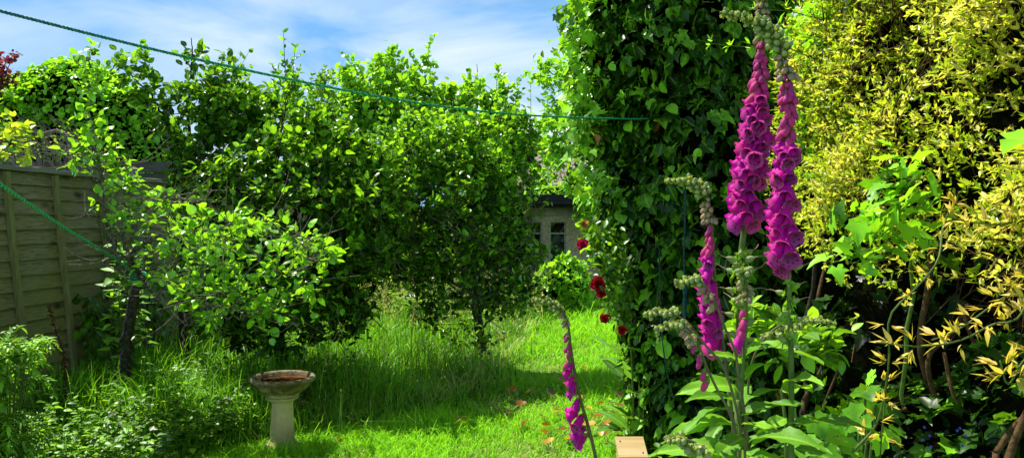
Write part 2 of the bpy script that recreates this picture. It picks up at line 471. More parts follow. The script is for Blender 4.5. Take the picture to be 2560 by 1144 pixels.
M['blue_petal'] = petal_mat('blue_petal', (.05, .08, .55), (.10, .16, .75), tmul=(1, 1, 1))

# ------------------------------------------------------------------ world, sun, camera
SUN = unit(np.array([-.40, .34, .85]))
elev = math.asin(SUN[2]); azim = math.atan2(SUN[0], SUN[1])       # azimuth from +Y, positive to +X
W = bpy.data.worlds.new('World'); bpy.context.scene.world = W; W.use_nodes = True
nt = W.node_tree; nt.nodes.clear()
wo = nt.nodes.new('ShaderNodeOutputWorld'); bg = nt.nodes.new('ShaderNodeBackground'); bg.inputs[1].default_value = .05
sky = nt.nodes.new('ShaderNodeTexSky'); sky.sky_type = 'NISHITA'; sky.sun_disc = False
sky.sun_elevation = elev; sky.sun_rotation = azim; sky.dust_density = .3; sky.ozone_density = 3.0; sky.air_density = 1.0
tc = nt.nodes.new('ShaderNodeTexCoord')
mp = nt.nodes.new('ShaderNodeMapping'); mp.inputs['Scale'].default_value = (1.6, 1.2, 5.5); mp.inputs['Rotation'].default_value = (0, .25, .3)
nt.links.new(tc.outputs['Generated'], mp.inputs['Vector'])
cn = noise(nt, 1.5, 7, mp.outputs[0], .52, .7)
cf = ramp(nt, cn, [(.40, (0, 0, 0)), (.54, (.45, .45, .45)), (.70, (.95, .95, .95))])
sep = nt.nodes.new('ShaderNodeSeparateXYZ'); nt.links.new(tc.outputs['Generated'], sep.inputs[0])
hz = ramp(nt, sep.outputs['Z'], [(.0, (1, 1, 1)), (.26, (.85, .85, .85)), (.42, (0, 0, 0))])
skyb = mixc(nt, hz, sky.outputs[0], (4.8, 11.8, 22.0))
skyc = mixc(nt, mixc(nt, 1.0, cf, ramp(nt, sep.outputs['Z'], [(.3, (1, 1, 1)), (.6, (.25, .25, .25))]), 'MULTIPLY'), skyb, (19.4, 21.6, 23.0))
nt.links.new(skyc, bg.inputs[0]); nt.links.new(bg.outputs[0], wo.inputs[0])

sl = bpy.data.lights.new('sun', 'SUN'); sl.energy = 5.0; sl.angle = math.radians(.5); sl.color = (1.0, .97, .86)
so = bpy.data.objects.new('sun', sl); C.objects.link(so)
so.rotation_euler = Vector(-SUN).to_track_quat('-Z', 'Y').to_euler(); so.location = (-5, 6, 14)

cd = bpy.data.cameras.new('camera'); cam = bpy.data.objects.new('camera', cd); C.objects.link(cam)
cam.location = (0, 0, CAM_Z); cam.rotation_euler = (math.pi / 2, 0, 0)
cd.sensor_width = 36; cd.lens = 36 * F / 2560; cd.shift_y = -(572 - HOR) / 2560; cd.clip_start = .05; cd.clip_end = 2000
sc = bpy.context.scene; sc.camera = cam
sc.view_settings.view_transform = 'Standard'; sc.view_settings.look = 'None'; sc.view_settings.exposure = 0
sc.render.engine = 'CYCLES'
cy = sc.cycles; cy.max_bounces = 2; cy.diffuse_bounces = 1; cy.glossy_bounces = 1; cy.transmission_bounces = 0; cy.transparent_max_bounces = 6

# ------------------------------------------------------------------ ground
g = Geo()
xs = np.r_[-400, -120, -40, np.linspace(-14, 14, 57), 40, 120, 400]; ys = np.r_[-100, -30, np.linspace(-6, 34, 81), 60, 140, 400, 900]
GX, GY = np.meshgrid(xs, ys); nx = len(xs)
GZ = .02 * np.sin(GX * 1.7 + 1) * np.sin(GY * 1.3) + .012 * np.sin(GX * 4.1) * np.sin(GY * 3.7 + 2)
GZ *= (np.abs(GX) < 14) & (GY < 34) & (GY > -6)
i, j = np.meshgrid(np.arange(len(ys) - 1), np.arange(nx - 1), indexing='ij'); b = i * nx + j
g.add(np.stack([GX, GY, GZ], -1).reshape(-1, 3), None, np.stack([b, b + 1, b + 1 + nx, b + nx], -1).reshape(-1, 4))
m, nt_, out = new_mat('lawn_soil_and_thatch')
colr = ramp(nt_, noise(nt_, 3.5, 6), [(.35, (.070, .170, .012)), (.5, (.130, .270, .016)), (.62, (.220, .300, .040)), (.75, (.290, .260, .090))])
p = nt_.nodes.new('ShaderNodeBsdfPrincipled'); p.inputs['Roughness'].default_value = .95
nt_.links.new(colr, p.inputs['Base Color']); nt_.links.new(p.outputs[0], out.inputs[0])
tag(g.build('ground', m), 'grassy garden ground under the lawn and beds', kind='structure')


def gz(x, y):
    return .02 * np.sin(x * 1.7 + 1) * np.sin(y * 1.3) + .012 * np.sin(x * 4.1) * np.sin(y * 3.7 + 2)


# ------------------------------------------------------------------ grass
def blades(g, x, y, h, w, bend, tone):
    n = len(x); az = rng.uniform(0, 2 * math.pi, n)
    L = np.stack([np.cos(az), np.sin(az), np.zeros(n)], 1)
    wa = az + math.pi / 2 + rng.normal(0, .5, n)
    Wd = np.stack([np.cos(wa), np.sin(wa), np.zeros(n)], 1)
    base = np.stack([x, y, gz(x, y) - .005], 1)
    rows = []
    for t, ws in ((0, .8), (.4, 1.0), (.75, .7)):
        c = base + L * (bend * h * t ** 2)[:, None] + np.array([0, 0, 1.]) * (h * (t - .35 * bend * t ** 2))[:, None]
        rows += [c - Wd * (w * ws * .5)[:, None], c + Wd * (w * ws * .5)[:, None]]
    t = 1.0
    rows.append(base + L * (bend * h)[:, None] + np.array([0, 0, 1.]) * (h * (1 - .45 * bend))[:, None])
    V = np.stack(rows, 1).reshape(-1, 3); o = (np.arange(n) * 7)[:, None, None]
    q = (np.array([[0, 1, 3, 2], [2, 3, 5, 4]])[None] + o).reshape(-1, 4); tr = (np.array([[4, 5, 6]])[None] + o).reshape(-1, 3)
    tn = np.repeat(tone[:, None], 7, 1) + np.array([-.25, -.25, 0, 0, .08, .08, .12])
    g.add(V, tr, q, tn.ravel(), .5)


def edge_x(y):      # right-hand edge of the unmown grass
    return np.interp(y, [4.6, 5.1, 5.5, 6, 7, 9, 12, 15], [-3.5, -1.75, -1.2, -.62, -.1, .12, .55, .9])


def field(n, y0, y1, pw=1.6):
    u = rng.uniform(0, 1, n)
    a, b_ = y0 ** (1 - pw), y1 ** (1 - pw)
    y = (a + u * (b_ - a)) ** (1 / (1 - pw))
    x = rng.uniform(-.74, .74, n) * y
    return x, y


x, y = field(360000, 3.4, 16)
patch = .5 + .5 * np.sin(x * 2.3 + 1.3 * np.sin(y * 1.7)) * np.sin(y * 2.1 + np.cos(x * 3.1))
k = (x > edge_x(y) - .12) & (x < 2.4) & ~((y > 14.9)) & (x < .62 + .12 * y)
k &= rng.uniform(0, 1, len(x)) < .45 + .55 * patch
x, y, patch = x[k], y[k], patch[k]
sc_ = np.clip(y / 5.5, .8, 2.4)
h = rng.uniform(.03, .10, len(x)) * (.5 + 1.1 * patch) * (1 + .8 * (rng.uniform(0, 1, len(x)) < .06)) * np.interp(y, [4, 8, 13], [1, 1.25, 2.2])
g = Geo(); blades(g, x, y, h, rng.uniform(.0035, .006, len(x)) * sc_, rng.uniform(.3, 1.25, len(x)), np.clip(rng.normal(.6, .25, len(x)) + .25 * (patch - .5), 0, 1))
tag(g.build('lawn_grass', M['grass']), 'short bright green mown grass path beside the ivy', 'grass', kind='stuff')

x, y = field(150000, 4.6, 15.5, 1.5)
k = (x < edge_x(y) + rng.normal(0, .12, len(x))) & (x > -4.3 + .114 * y)
k &= ~((x + 1.52) ** 2 + (y - 5.1) ** 2 < .09 ** 2)
clump = .5 + .5 * np.sin(x * 3.7 + 2 * np.sin(y * 2.3)) * np.sin(y * 3.1 + 1.7 * np.cos(x * 2.9))
k &= rng.uniform(0, 1, len(x)) < .35 + .65 * clump
x, y, clump = x[k], y[k], clump[k]
edge = np.clip((edge_x(y) - x) / .8, .0, 1)
h = rng.uniform(.16, .58, len(x)) * (.45 + .6 * edge) * (.75 + .4 * clump)
h *= np.where((y < 5.25), .45, 1.0)
h *= np.where(((x + 1.52) ** 2 + (y - 4.9) ** 2 < .3 ** 2), .45, 1.0)
sc_ = np.clip(y / 5.5, .9, 2.2)
g = Geo(); blades(g, x, y, h, rng.uniform(.004, .0075, len(x)) * sc_, rng.beta(1.6, 2, len(x)) * 1.1, np.clip(rng.normal(.5, .2, len(x)), 0, 1))
tag(g.build('tall_grass', M['tallgrass']), 'long unmown green grass growing under the fruit trees', 'grass', kind='stuff')

x, y = field(30000, 3.6, 14, 2.2)
k = (x > -1.3 - .2 * y) & (x < .6 + .12 * y) & ((y > 5.6) | (np.sin(x * 5 + 2 * np.sin(y * 4)) > -.2)); x, y = x[k], y[k]
g = Geo(); blades(g, x, y, np.where(x < edge_x(y), rng.uniform(.15, .45, len(x)), rng.uniform(.03, .09, len(x))), rng.uniform(.003, .005, len(x)) * np.clip(y / 5.5, .8, 2), rng.uniform(.5, 1.6, len(x)), rng.uniform(.1, 1, len(x)))
tag(g.build('dry_grass', M['seed']), 'scattered straw coloured dry grass blades among the green', 'grass', kind='stuff')

# seed heads over the far grass
g = Geo()
sx, sy = field(4200, 5.6, 14.5, .5)
k = (sx < edge_x(sy)) & (sx > -2.9 + .1 * sy) & (((sy > 8.3) & (sx > -.24 * sy)) | (rng.uniform(0, 1, len(sx)) < .08)); sx, sy = sx[k], sy[k]
hh = rng.uniform(.45, .85, len(sx)); az = rng.uniform(0, 6.28, len(sx)); ln = rng.uniform(.05, .22, len(sx))
for x_, y_, h_, a_, l_ in zip(sx, sy, hh, az, ln):
    tip = np.array([x_ + l_ * math.cos(a_), y_ + l_ * math.sin(a_), h_])
    P = spline([[x_, y_, 0], [x_ + .3 * l_ * math.cos(a_), y_ + .3 * l_ * math.sin(a_), h_ * .6], tip], 5)
    tube(g, P, .0016 * (y_ / 7 + .3), 3, .4, caps=False)
    n = 16
    u = rng.uniform(0, 1, n); q = tip - np.array([0, 0, 1]) * (u * .16)[:, None] + rng.normal(0, 1, (n, 3)) * (.006 + .028 * u)[:, None] * [1, 1, .4]
    leaves(g, NARROW, q, rvec(n) + [0, 0, .8], rvec(n), rng.uniform(.014, .030, n) * (y_ / 8 + .3), rng.uniform(.2, 1, n))
tag(g.build('grass_seed_heads', M['seed']), 'feathery pale seed heads standing above the long grass', 'grass', kind='stuff')

# ------------------------------------------------------------------ trees
def sample_blobs(blobs, n, shell=.35):
    """blobs: (px, py, depth, half width px, half height px, half depth m)"""
    vol = np.array([b[3] * b[4] * b[2] ** 2 * b[5] for b in blobs]) ** .8
    cnt = np.maximum(1, (n * vol / vol.sum()).astype(int)); out = []
    for b, c in zip(blobs, cnt):
        ce = at(b[0], b[1], b[2]); R = np.array([b[3] / F * b[2], b[5], b[4] / F * b[2]])
        d = rvec(c); r = rng.uniform(shell, 1, c) ** (1 / 2.2)
        out.append(ce + d * r[:, None] * R * (1 + .12 * rng.normal(size=c))[:, None])
    return np.vstack(out)


def grow(limbs, targets, wood, crown, tmpls, leaf, per, tone=(.5, .22), twig=.004, up=.5, droop=0., minz=.25, spread=.13, topbright=.15, rosette=4, sidesL=7, shoots=0, bare=0, sunw=.8):
    """limbs: [(points, r0, r1)]; twigs run from the nearest wood to each target; leaves along the twig ends"""
    nodes, rad = [], []
    for P, r0, r1 in limbs:
        S = spline(P, max(8, int(6 * len(P))))
        S[1:-1] += rng.normal(0, .012, S[1:-1].shape)
        r = r0 + (r1 - r0) * np.linspace(0, 1, len(S)) ** .7
        tube(wood, S, r, sidesL, np.repeat(np.clip(1.15 - r * 22, .22, 1), sidesL).tolist() + [.5, .5], wob=.06)  # thicker limbs get a darker tone, painting shade on the trunk
        k0 = len(S) // 3 if r0 > .03 else 0
        nodes.append(S[k0:]); rad.append(r[k0:])
    nodes = np.vstack(nodes); rad = np.concatenate(rad)
    cap = len(nodes) + 4 * len(targets); NB = np.zeros((cap, 3)); RB = np.zeros(cap)
    n = len(nodes); NB[:n] = nodes; RB[:n] = rad
    d0 = np.array([np.min(np.linalg.norm(nodes - t, axis=1)) for t in targets])
    zs = targets[:, 2]; z0, z1 = zs.min(), zs.max()
    for t in targets[np.argsort(d0)]:
        if t[2] < minz: continue
        D = np.linalg.norm(NB[:n] - t, axis=1) + .25 * np.maximum(0, NB[:n, 2] - t[2])
        k = int(np.argmin(D)); a = NB[k]; L = np.linalg.norm(t - a)
        if L < .02: continue
        mid = a * .5 + t * .5 + rng.normal(0, .10, 3) * L + np.array([0, 0, -.10 * L + droop * L])
        P = spline([a, mid, t], 5)
        r0 = min(RB[k] * .75, twig * (1 + 2.2 * L)); 
        tube(wood, P, np.linspace(r0, twig * .55, 5), 4, 1.0, caps=False)
        NB[n:n + 4] = P[1:]; RB[n:n + 4] = np.linspace(r0, twig * .6, 4); n += 4
        # leaves
        m_ = max(1, int(per * rng.uniform(.6, 1.4)))
        u = rng.uniform(.35, 1, m_); u[:min(rosette, m_)] = 1
        q = a + (t - a) * 0
        idx = u * 4; i0 = np.clip(idx.astype(int), 0, 3); fr = (idx - i0)[:, None]
        q = P[i0] * (1 - fr) + P[i0 + 1] * fr
        td = unit(P[-1] - P[-2])
        dirs = unit(td * .55 + rvec(m_) * .9 + np.array([0, 0, up * .35]))
        q = q + rng.normal(0, spread * .2, (m_, 3))
        nr = unit(np.array([0, 0, 1.]) * up * 1.6 + rvec(m_) * .75 + SUN * sunw)
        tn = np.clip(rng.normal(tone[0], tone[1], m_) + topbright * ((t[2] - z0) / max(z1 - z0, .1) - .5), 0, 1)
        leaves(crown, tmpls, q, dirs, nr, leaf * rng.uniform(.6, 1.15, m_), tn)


    # upright young shoots with small paired leaves, and bare pale twigs
    top = NB[:n][np.argsort(NB[:n, 2] + rng.normal(0, .25, n))[-max(1, n // 3):]]
    for k in range(shoots):
        a = top[rng.integers(0, len(top))]; L = rng.uniform(.18, .5)
        P = spline([a, a + [rng.normal(0, .04), rng.normal(0, .04), L * .5], a + [rng.normal(0, .1), rng.normal(0, .1), L]], 7)
        tube(wood, P, np.linspace(twig, twig * .4, 7), 4, caps=False)
        q = np.repeat(P[1:], 3, 0); m_ = len(q); dd = unit(rvec(m_) * [1, 1, .3] + [0, 0, .7])
        leaves(crown, tmpls, q, dd, unit(np.array([0, 0, .7]) + rvec(m_) * .8), leaf * rng.uniform(.45, .85, m_), np.clip(rng.normal(.75, .2, m_), 0, 1))
    for k in range(bare):
        a = NB[rng.integers(0, n)]
        if a[2] > z0 + .62 * (z1 - z0): continue
        d = unit(rvec(1)[0] * [1, 1, .6] + [0, -.5, .1]); L = rng.uniform(.15, .5)
        P = spline([a, a + d * L * .5 + rng.normal(0, .04, 3), a + d * L + [0, 0, .05]], 6); tube(wood, P, np.linspace(twig * 1.3, twig * .5, 6), 4, 1.0, caps=False)


def tree(name, label, cat, base, limbs, blobs, n, leaf, per, lm, bm='bark', tmpls=OVATE, extra=None, shell=.35, group=None, dY=0.0, **kw):
    blobs = [(b[0], b[1], b[2] + dY) + tuple(b[3:]) for b in blobs]
    t = thing(name, label, cat, base, group)
    wood, crown = Geo(), Geo()
    T = sample_blobs(blobs, n, shell)
    if extra is not None: T = np.vstack([T, extra])
    grow(limbs, T, wood, crown, tmpls, leaf, per, **kw)
    wood.build('trunk', M[bm], t)
    crown.build('crown', M[lm], t)
    return t


def P_(*a): return [at(*q) for q in a]
def gnd(px, Y): return np.array([(px - 1280) / F * Y, Y, 0.0])


# --- pear tree in front of the fence
b0 = gnd(300, 5.8)
pear_limbs = [
    ([b0 + [0, 0, -.05], at(312, 900, 5.8), at(330, 790, 5.75), at(345, 690, 5.7)], .05, .036),
    (P_((345, 690, 5.7), (300, 655, 5.6), (270, 560, 5.5), (248, 430, 5.45), (226, 300, 5.45), (222, 130, 5.4)), .024, .005),
    (P_((345, 690, 5.7), (420, 710, 5.4), (480, 745, 5.1), (540, 765, 4.9), (610, 770, 4.7)), .026, .006),
    (P_((345, 690, 5.7), (330, 640, 5.5), (400, 590, 5.3), (500, 580, 5.1), (600, 560, 5.0), (700, 590, 4.9), (800, 630, 4.8)), .026, .006),
    (P_((420, 710, 5.4), (450, 640, 5.2), (520, 600, 5.1), (590, 590, 5.0), (640, 640, 4.9), (700, 690, 4.8)), .016, .005),
    (P_((345, 690, 5.7), (310, 640, 5.4), (275, 650, 5.3), (255, 655, 5.2)), .014, .004),
    (P_((345, 690, 5.7), (310, 590, 5.8), (360, 520, 5.7), (430, 500, 5.6), (520, 500, 5.5)), .018, .005),
    (P_((480, 745, 5.1), (560, 790, 4.9), (680, 785, 4.7), (760, 830, 4.6)), .010, .003),
    (P_((345, 690, 5.7), (400, 745, 5.5), (455, 760, 5.3), (458, 830, 5.2), (465, 880, 5.15)), .016, .005),
]
pear_blobs = [(225, 160, 5.4, 22, 45, .1), (222, 230, 5.4, 34, 50, .18), (225, 190, 5.4, 34, 90, .18), (230, 300, 5.42, 30, 50, .15), (215, 390, 5.45, 60, 60, .25), (270, 450, 5.45, 70, 60, .3), (390, 540, 5.5, 110, 50, .4),
              (520, 570, 5.2, 130, 60, .5), (640, 620, 5.0, 130, 70, .5), (760, 640, 4.8, 80, 60, .4), (690, 720, 4.8, 100, 55, .4),
              (560, 720, 5.0, 110, 60, .45), (450, 650, 5.2, 90, 70, .4), (600, 790, 4.8, 80, 45, .3), (740, 815, 4.7, 30, 20, .15)]
tree('pear_tree', 'gnarled small pear tree with pale bare twigs in front of the left fence', 'tree', b0, pear_limbs, pear_blobs, 270, .066, 7,
     'pear', 'pale_bark', ROUND[:2] + OVATE, tone=(.5, .25), shoots=0, bare=240, twig=.0032, up=.35, spread=.16, topbright=.1)

# --- tall thin apple tree behind it, with shoots against the sky
b0 = gnd(455, 7.0)
limbs = [([b0, at(462, 800, 7), at(455, 620, 7), at(468, 480, 7), at(482, 390, 7)], .06, .035),
         (P_((482, 390, 7), (470, 300, 7.1), (478, 180, 7.1), (478, 95, 7.1)), .022, .004),
         (P_((482, 390, 7), (420, 300, 7.0), (360, 220, 6.9), (300, 150, 6.9)), .02, .004),
         (P_((482, 390, 7), (530, 320, 7), (560, 220, 7.1), (560, 130, 7.1)), .02, .004),
         (P_((470, 470, 7), (420, 390, 6.8), (385, 330, 6.7), (370, 300, 6.6)), .016, .005),
         (P_((482, 400, 7), (520, 400, 6.7), (570, 390, 6.5)), .014, .005),
         (P_((465, 520, 7), (540, 480, 7.2), (620, 400, 7.3), (650, 300, 7.4)), .02, .005)]
blobs = [(478, 135, 7.1, 22, 48, .12), (325, 175, 6.9, 50, 38, .2), (395, 240, 6.95, 45, 50, .25), (565, 185, 7.1, 32, 55, .2),
         (500, 250, 7.0, 75, 55, .4), (580, 300, 7.1, 80, 70, .4), (470, 340, 6.9, 70, 50, .4), (520, 420, 6.9, 90, 60, .4),
         (640, 300, 7.4, 60, 80, .4), (470, 450, 6.9, 30, 40, .25), (560, 260, 6.8, 70, 40, .3)]
tree('apple_tree', 'slender apple tree with upright leafy shoots against the sky, left of centre', 'tree', b0, limbs, blobs, 330, .084, 11,
     'apple', 'bark', shoots=16, bare=60, tone=(.42, .22), twig=.0036, up=.3, spread=.16, topbright=.25)

# --- wide bushy apple, dark beneath
b0 = gnd(700, 6.7)
limbs = [([b0, at(700, 860, 6.70), at(690, 720, 6.70), at(700, 600, 6.70)], .075, .05),
         (P_((700, 600, 6.70), (620, 500, 6.50), (560, 440, 6.30)), .035, .008),
         (P_((700, 600, 6.70), (760, 500, 6.60), (800, 400, 6.60), (820, 320, 6.70)), .035, .006),
         (P_((700, 600, 6.70), (820, 560, 6.40), (920, 480, 6.30)), .03, .006),
         (P_((692, 700, 6.70), (600, 660, 6.30), (520, 620, 6.10)), .028, .006),
         (P_((695, 700, 6.70), (800, 680, 6.20), (880, 720, 6.00)), .028, .006),
         (P_((700, 600, 6.70), (690, 480, 6.70), (700, 350, 6.80), (720, 220, 6.90)), .03, .005)]
blobs = [(600, 470, 7.2, 120, 70, .6), (720, 410, 7.4, 110, 90, .6), (850, 420, 7.4, 110, 90, .6), (900, 520, 7.2, 110, 80, .6),
         (760, 540, 7.0, 150, 80, .6), (620, 590, 7.1, 110, 70, .5), (870, 640, 6.95, 110, 80, .5), (780, 720, 7.0, 120, 80, .6), (860, 770, 6.9, 60, 45, .4),
         (620, 720, 7.3, 120, 90, .6), (520, 560, 7.2, 80, 60, .4), (800, 330, 7.6, 80, 60, .5), (725, 230, 7.8, 30, 60, .25), (690, 830, 7.2, 110, 40, .5), (830, 810, 7.2, 70, 45, .4), (600, 800, 7.0, 90, 50, .4), (950, 600, 7.3, 50, 90, .4), (760, 640, 7.2, 120, 60, .5),
         (940, 420, 7.5, 80, 60, .4)]
tree('apple_tree', 'broad bushy apple tree with dense low crown behind the bird bath', 'tree', b0, limbs, blobs, 1050, .080, 14,
     'apple', 'bark', dY=-.65, shoots=60, bare=260, tone=(.45, .3), twig=.004, up=.6, spread=.2, topbright=.35)

# --- apple tree with the visible leaning trunk, centre
b0 = gnd(1222, 8.1)
limbs = [([b0 + [0, 0, -.05], at(1205, 860, 8.1), at(1192, 770, 8.1), at(1185, 680, 8.1), at(1170, 590, 8.05)], .056, .042),
         (P_((1185, 690, 8.1), (1145, 620, 8.2), (1120, 520, 8.3), (1110, 400, 8.3), (1120, 300, 8.3)), .034, .006),
         (P_((1170, 590, 8.05), (1190, 520, 8.0), (1225, 480, 8.0), (1250, 400, 8.0), (1240, 330, 8.0)), .034, .006),
         (P_((1192, 740, 8.1), (1110, 690, 7.8), (1040, 640, 7.6), (990, 590, 7.5)), .026, .006),
         (P_((1200, 830, 8.1), (1225, 790, 8.0), (1250, 750, 7.9)), .018, .006),
         (P_((1185, 690, 8.1), (1250, 650, 7.9), (1310, 640, 7.8)), .022, .006),
         (P_((1150, 600, 8.1), (1090, 590, 7.8), (1040, 520, 7.7)), .022, .006),
         (P_((1190, 740, 8.1), (1110, 745, 7.8), (1030, 725, 7.7)), .016, .006)]
blobs = [(1020, 420, 7.9, 110, 90, .6), (1120, 370, 8.2, 100, 90, .6), (1230, 380, 8.1, 90, 90, .6), (1280, 470, 8.0, 70, 80, .5), (1150, 480, 7.9, 120, 70, .6),
         (1020, 540, 7.6, 100, 70, .5), (1100, 620, 7.8, 120, 60, .6), (1240, 590, 7.9, 90, 70, .5), (1290, 660, 7.8, 70, 50, .4), (1010, 660, 7.6, 90, 60, .5),
         (1150, 720, 7.8, 130, 50, .5), (1260, 740, 7.9, 80, 50, .4), (1080, 790, 7.7, 35, 40, .2), (1290, 330, 8.1, 60, 50, .3), (1320, 400, 8.3, 40, 50, .3)]
tree('apple_tree', 'apple tree with bare leaning brown trunk standing in the long grass, centre', 'tree', b0, limbs, blobs, 780, .078, 14,
     'apple', 'pale_bark', dY=-.3, shoots=50, bare=340, tone=(.5, .3), twig=.004, up=.6, spread=.2, topbright=.35)

# small dark sapling undergrowth around that trunk
tree('sapling', 'small dark leafy sucker growing at the foot of the leaning trunk', 'sapling', gnd(1150, 8.0),
     [([gnd(1150, 8.0), at(1140, 860, 8), at(1150, 800, 8)], .012, .005), ([gnd(1175, 8.0), at(1195, 880, 8), at(1240, 830, 8)], .01, .004)],
     [(1150, 850, 7.9, 60, 60, .3), (1230, 860, 8, 40, 40, .2)], 90, .06, 6, 'dark_leaf', tone=(.4, .2), twig=.003)

# --- background trees
b0 = gnd(970, 13.6)
tree('laurel_tree', 'tall rounded laurel tree with pale yellow green top behind the apple trees', 'tree', b0,
     [([b0, at(970, 650, 13.6), at(965, 450, 13.6), at(960, 330, 13.6)], .10, .05),
      (P_((965, 420, 13.6), (900, 300, 13.6), (880, 230, 13.6)), .04, .01), (P_((965, 420, 13.6), (1040, 300, 13.6), (1060, 220, 13.6)), .04, .01),
      (P_((960, 330, 13.6), (970, 230, 13.6), (965, 150, 13.6)), .03, .008)],
     [(960, 235, 13.6, 105, 75, .8), (890, 290, 13.6, 80, 70, .7), (1030, 270, 13.6, 75, 80, .7), (970, 165, 13.6, 40, 40, .3), (1060, 190, 13.6, 30, 45, .3), (960, 400, 13.6, 170, 120, .9), (860, 210, 13.6, 25, 40, .3)],
     520, .14, 13, 'laurel', shoots=30, tone=(.52, .22), twig=.007, up=.3, spread=.28, topbright=.3)
b0 = gnd(700, 12.6)
tree('plum_tree', 'dark twiggy plum tree showing sky between its branches, behind the broad apple', 'tree', b0,
     [([b0, at(700, 700, 12.6), at(690, 480, 12.6)], .09, .06), (P_((690, 480, 12.6), (670, 380, 12.6), (640, 280, 12.6), (620, 210, 12.6)), .035, .008),
      (P_((690, 480, 12.6), (720, 370, 12.6), (735, 260, 12.6), (728, 175, 12.6)), .035, .008), (P_((690, 480, 12.6), (770, 380, 12.6), (800, 280, 12.6), (815, 200, 12.6)), .035, .008)],
     [(640, 275, 12.6, 50, 60, .5), (728, 215, 12.6, 22, 40, .3), (700, 320, 12.6, 90, 60, .6), (805, 265, 12.6, 45, 60, .5), (780, 330, 12.6, 80, 60, .5), (620, 360, 12.6, 80, 80, .5)],
     300, .10, 9, 'dark_leaf', shoots=30, bare=60, tone=(.5, .22), twig=.005, up=.2, spread=.2, topbright=.3)
b0 = gnd(1190, 14.4)
tree('lilac_tree', 'light green broad leaved lilac with upright shoots, right of the laurel', 'tree', b0,
     [([b0, at(1190, 650, 14.4), at(1185, 450, 14.4)], .07, .05), (P_((1185, 450, 14.4), (1190, 300, 14.4), (1192, 160, 14.4)), .03, .005),
      (P_((1185, 450, 14.4), (1230, 330, 14.4), (1242, 200, 14.4)), .03, .005), (P_((1185, 450, 14.4), (1140, 330, 14.4), (1125, 230, 14.4)), .03, .006),
      (P_((1230, 400, 14.4), (1280, 320, 14.4), (1292, 225, 14.4)), .02, .004)],
     [(1190, 280, 14.4, 80, 60, .6), (1140, 260, 14.4, 50, 55, .4), (1192, 200, 14.4, 16, 40, .12), (1240, 235, 14.4, 30, 45, .25), (1260, 310, 14.4, 60, 50, .5), (1200, 400, 14.4, 130, 100, .7), (1291, 250, 14.4, 8, 28, .06)],
     330, .14, 10, 'laurel', shoots=25, tmpls=ROUND, tone=(.6, .2), twig=.006, up=.35, spread=.22, topbright=.2)
b0 = gnd(1560, 9.5)
tree('hazel_tree', 'airy tree leaning out from behind the ivy over the shed', 'tree', b0,
     [([b0, at(1550, 700, 9.5), at(1530, 450, 9.5), at(1500, 250, 9.5)], .08, .04), (P_((1530, 450, 9.5), (1450, 380, 9.4), (1380, 330, 9.3)), .03, .006),
      (P_((1510, 300, 9.5), (1440, 220, 9.4), (1370, 175, 9.3)), .03, .006), (P_((1540, 520, 9.5), (1470, 490, 9.3), (1400, 440, 9.2)), .025, .006)],
     [(1380, 195, 9.3, 50, 42, .35), (1440, 170, 9.4, 50, 60, .4), (1400, 290, 9.3, 55, 45, .35), (1430, 370, 9.3, 45, 40, .35), (1460, 460, 9.3, 50, 45, .35), (1390, 400, 9.2, 25, 40, .25), (1510, 300, 9.5, 60, 150, .5), (1370, 350, 9.3, 35, 40, .3), (1360, 440, 9.2, 30, 35, .25), (1490, 540, 9.3, 45, 35, .3)],
     430, .085, 9, 'lime_leaf', tone=(.45, .25), twig=.005, up=.35, spread=.2, topbright=.2)


def mound(name, label, cat, base, blobs, n, leaf, lm, tmpls=OVATE, tone=(.5, .2), depth=.25, core=.8, trunk_r=.12, out=.6, down=.3, group=None, sunw=.35):
    """dense rounded crown: leaves in a thick skin over overlapping ellipsoids, stems inside"""
    t = thing(name, label, cat, base, group)
    g = Geo(); w = Geo()
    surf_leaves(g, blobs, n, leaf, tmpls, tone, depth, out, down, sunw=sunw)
    for b in blobs:
        ce = at(b[0], b[1], b[2])
        tube(w, spline([np.array(base), (np.array(base) + ce) / 2 + rng.normal(0, .1, 3), ce], 8), np.linspace(trunk_r, trunk_r * .35, 8), 6, wob=.05)
        for d in rvec(10):
            R = np.array([b[3] / F * b[2], b[5], b[4] / F * b[2]])
            tube(w, spline([ce, ce + d * R * .5 + rng.normal(0, .05, 3), ce + d * R * .92], 5), np.linspace(trunk_r * .3, trunk_r * .08, 5), 4, caps=False)
    w.build('trunk', M['bark'], t)
    if core: core_mesh(blobs, core).build('shade_core', M['core'], t)
    g.build('crown', M[lm], t)
    return t


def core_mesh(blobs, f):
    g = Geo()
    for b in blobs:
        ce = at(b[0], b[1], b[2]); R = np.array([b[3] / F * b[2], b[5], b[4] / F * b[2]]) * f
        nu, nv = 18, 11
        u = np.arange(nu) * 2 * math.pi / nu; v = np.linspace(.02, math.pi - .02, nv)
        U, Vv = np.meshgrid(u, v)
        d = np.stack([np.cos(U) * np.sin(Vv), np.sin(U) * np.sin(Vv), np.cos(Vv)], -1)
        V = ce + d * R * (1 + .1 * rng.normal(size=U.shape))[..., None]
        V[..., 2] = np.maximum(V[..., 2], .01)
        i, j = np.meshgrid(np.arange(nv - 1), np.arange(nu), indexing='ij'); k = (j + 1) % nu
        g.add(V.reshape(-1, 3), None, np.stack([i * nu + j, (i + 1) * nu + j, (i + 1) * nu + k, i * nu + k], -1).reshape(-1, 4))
    return g


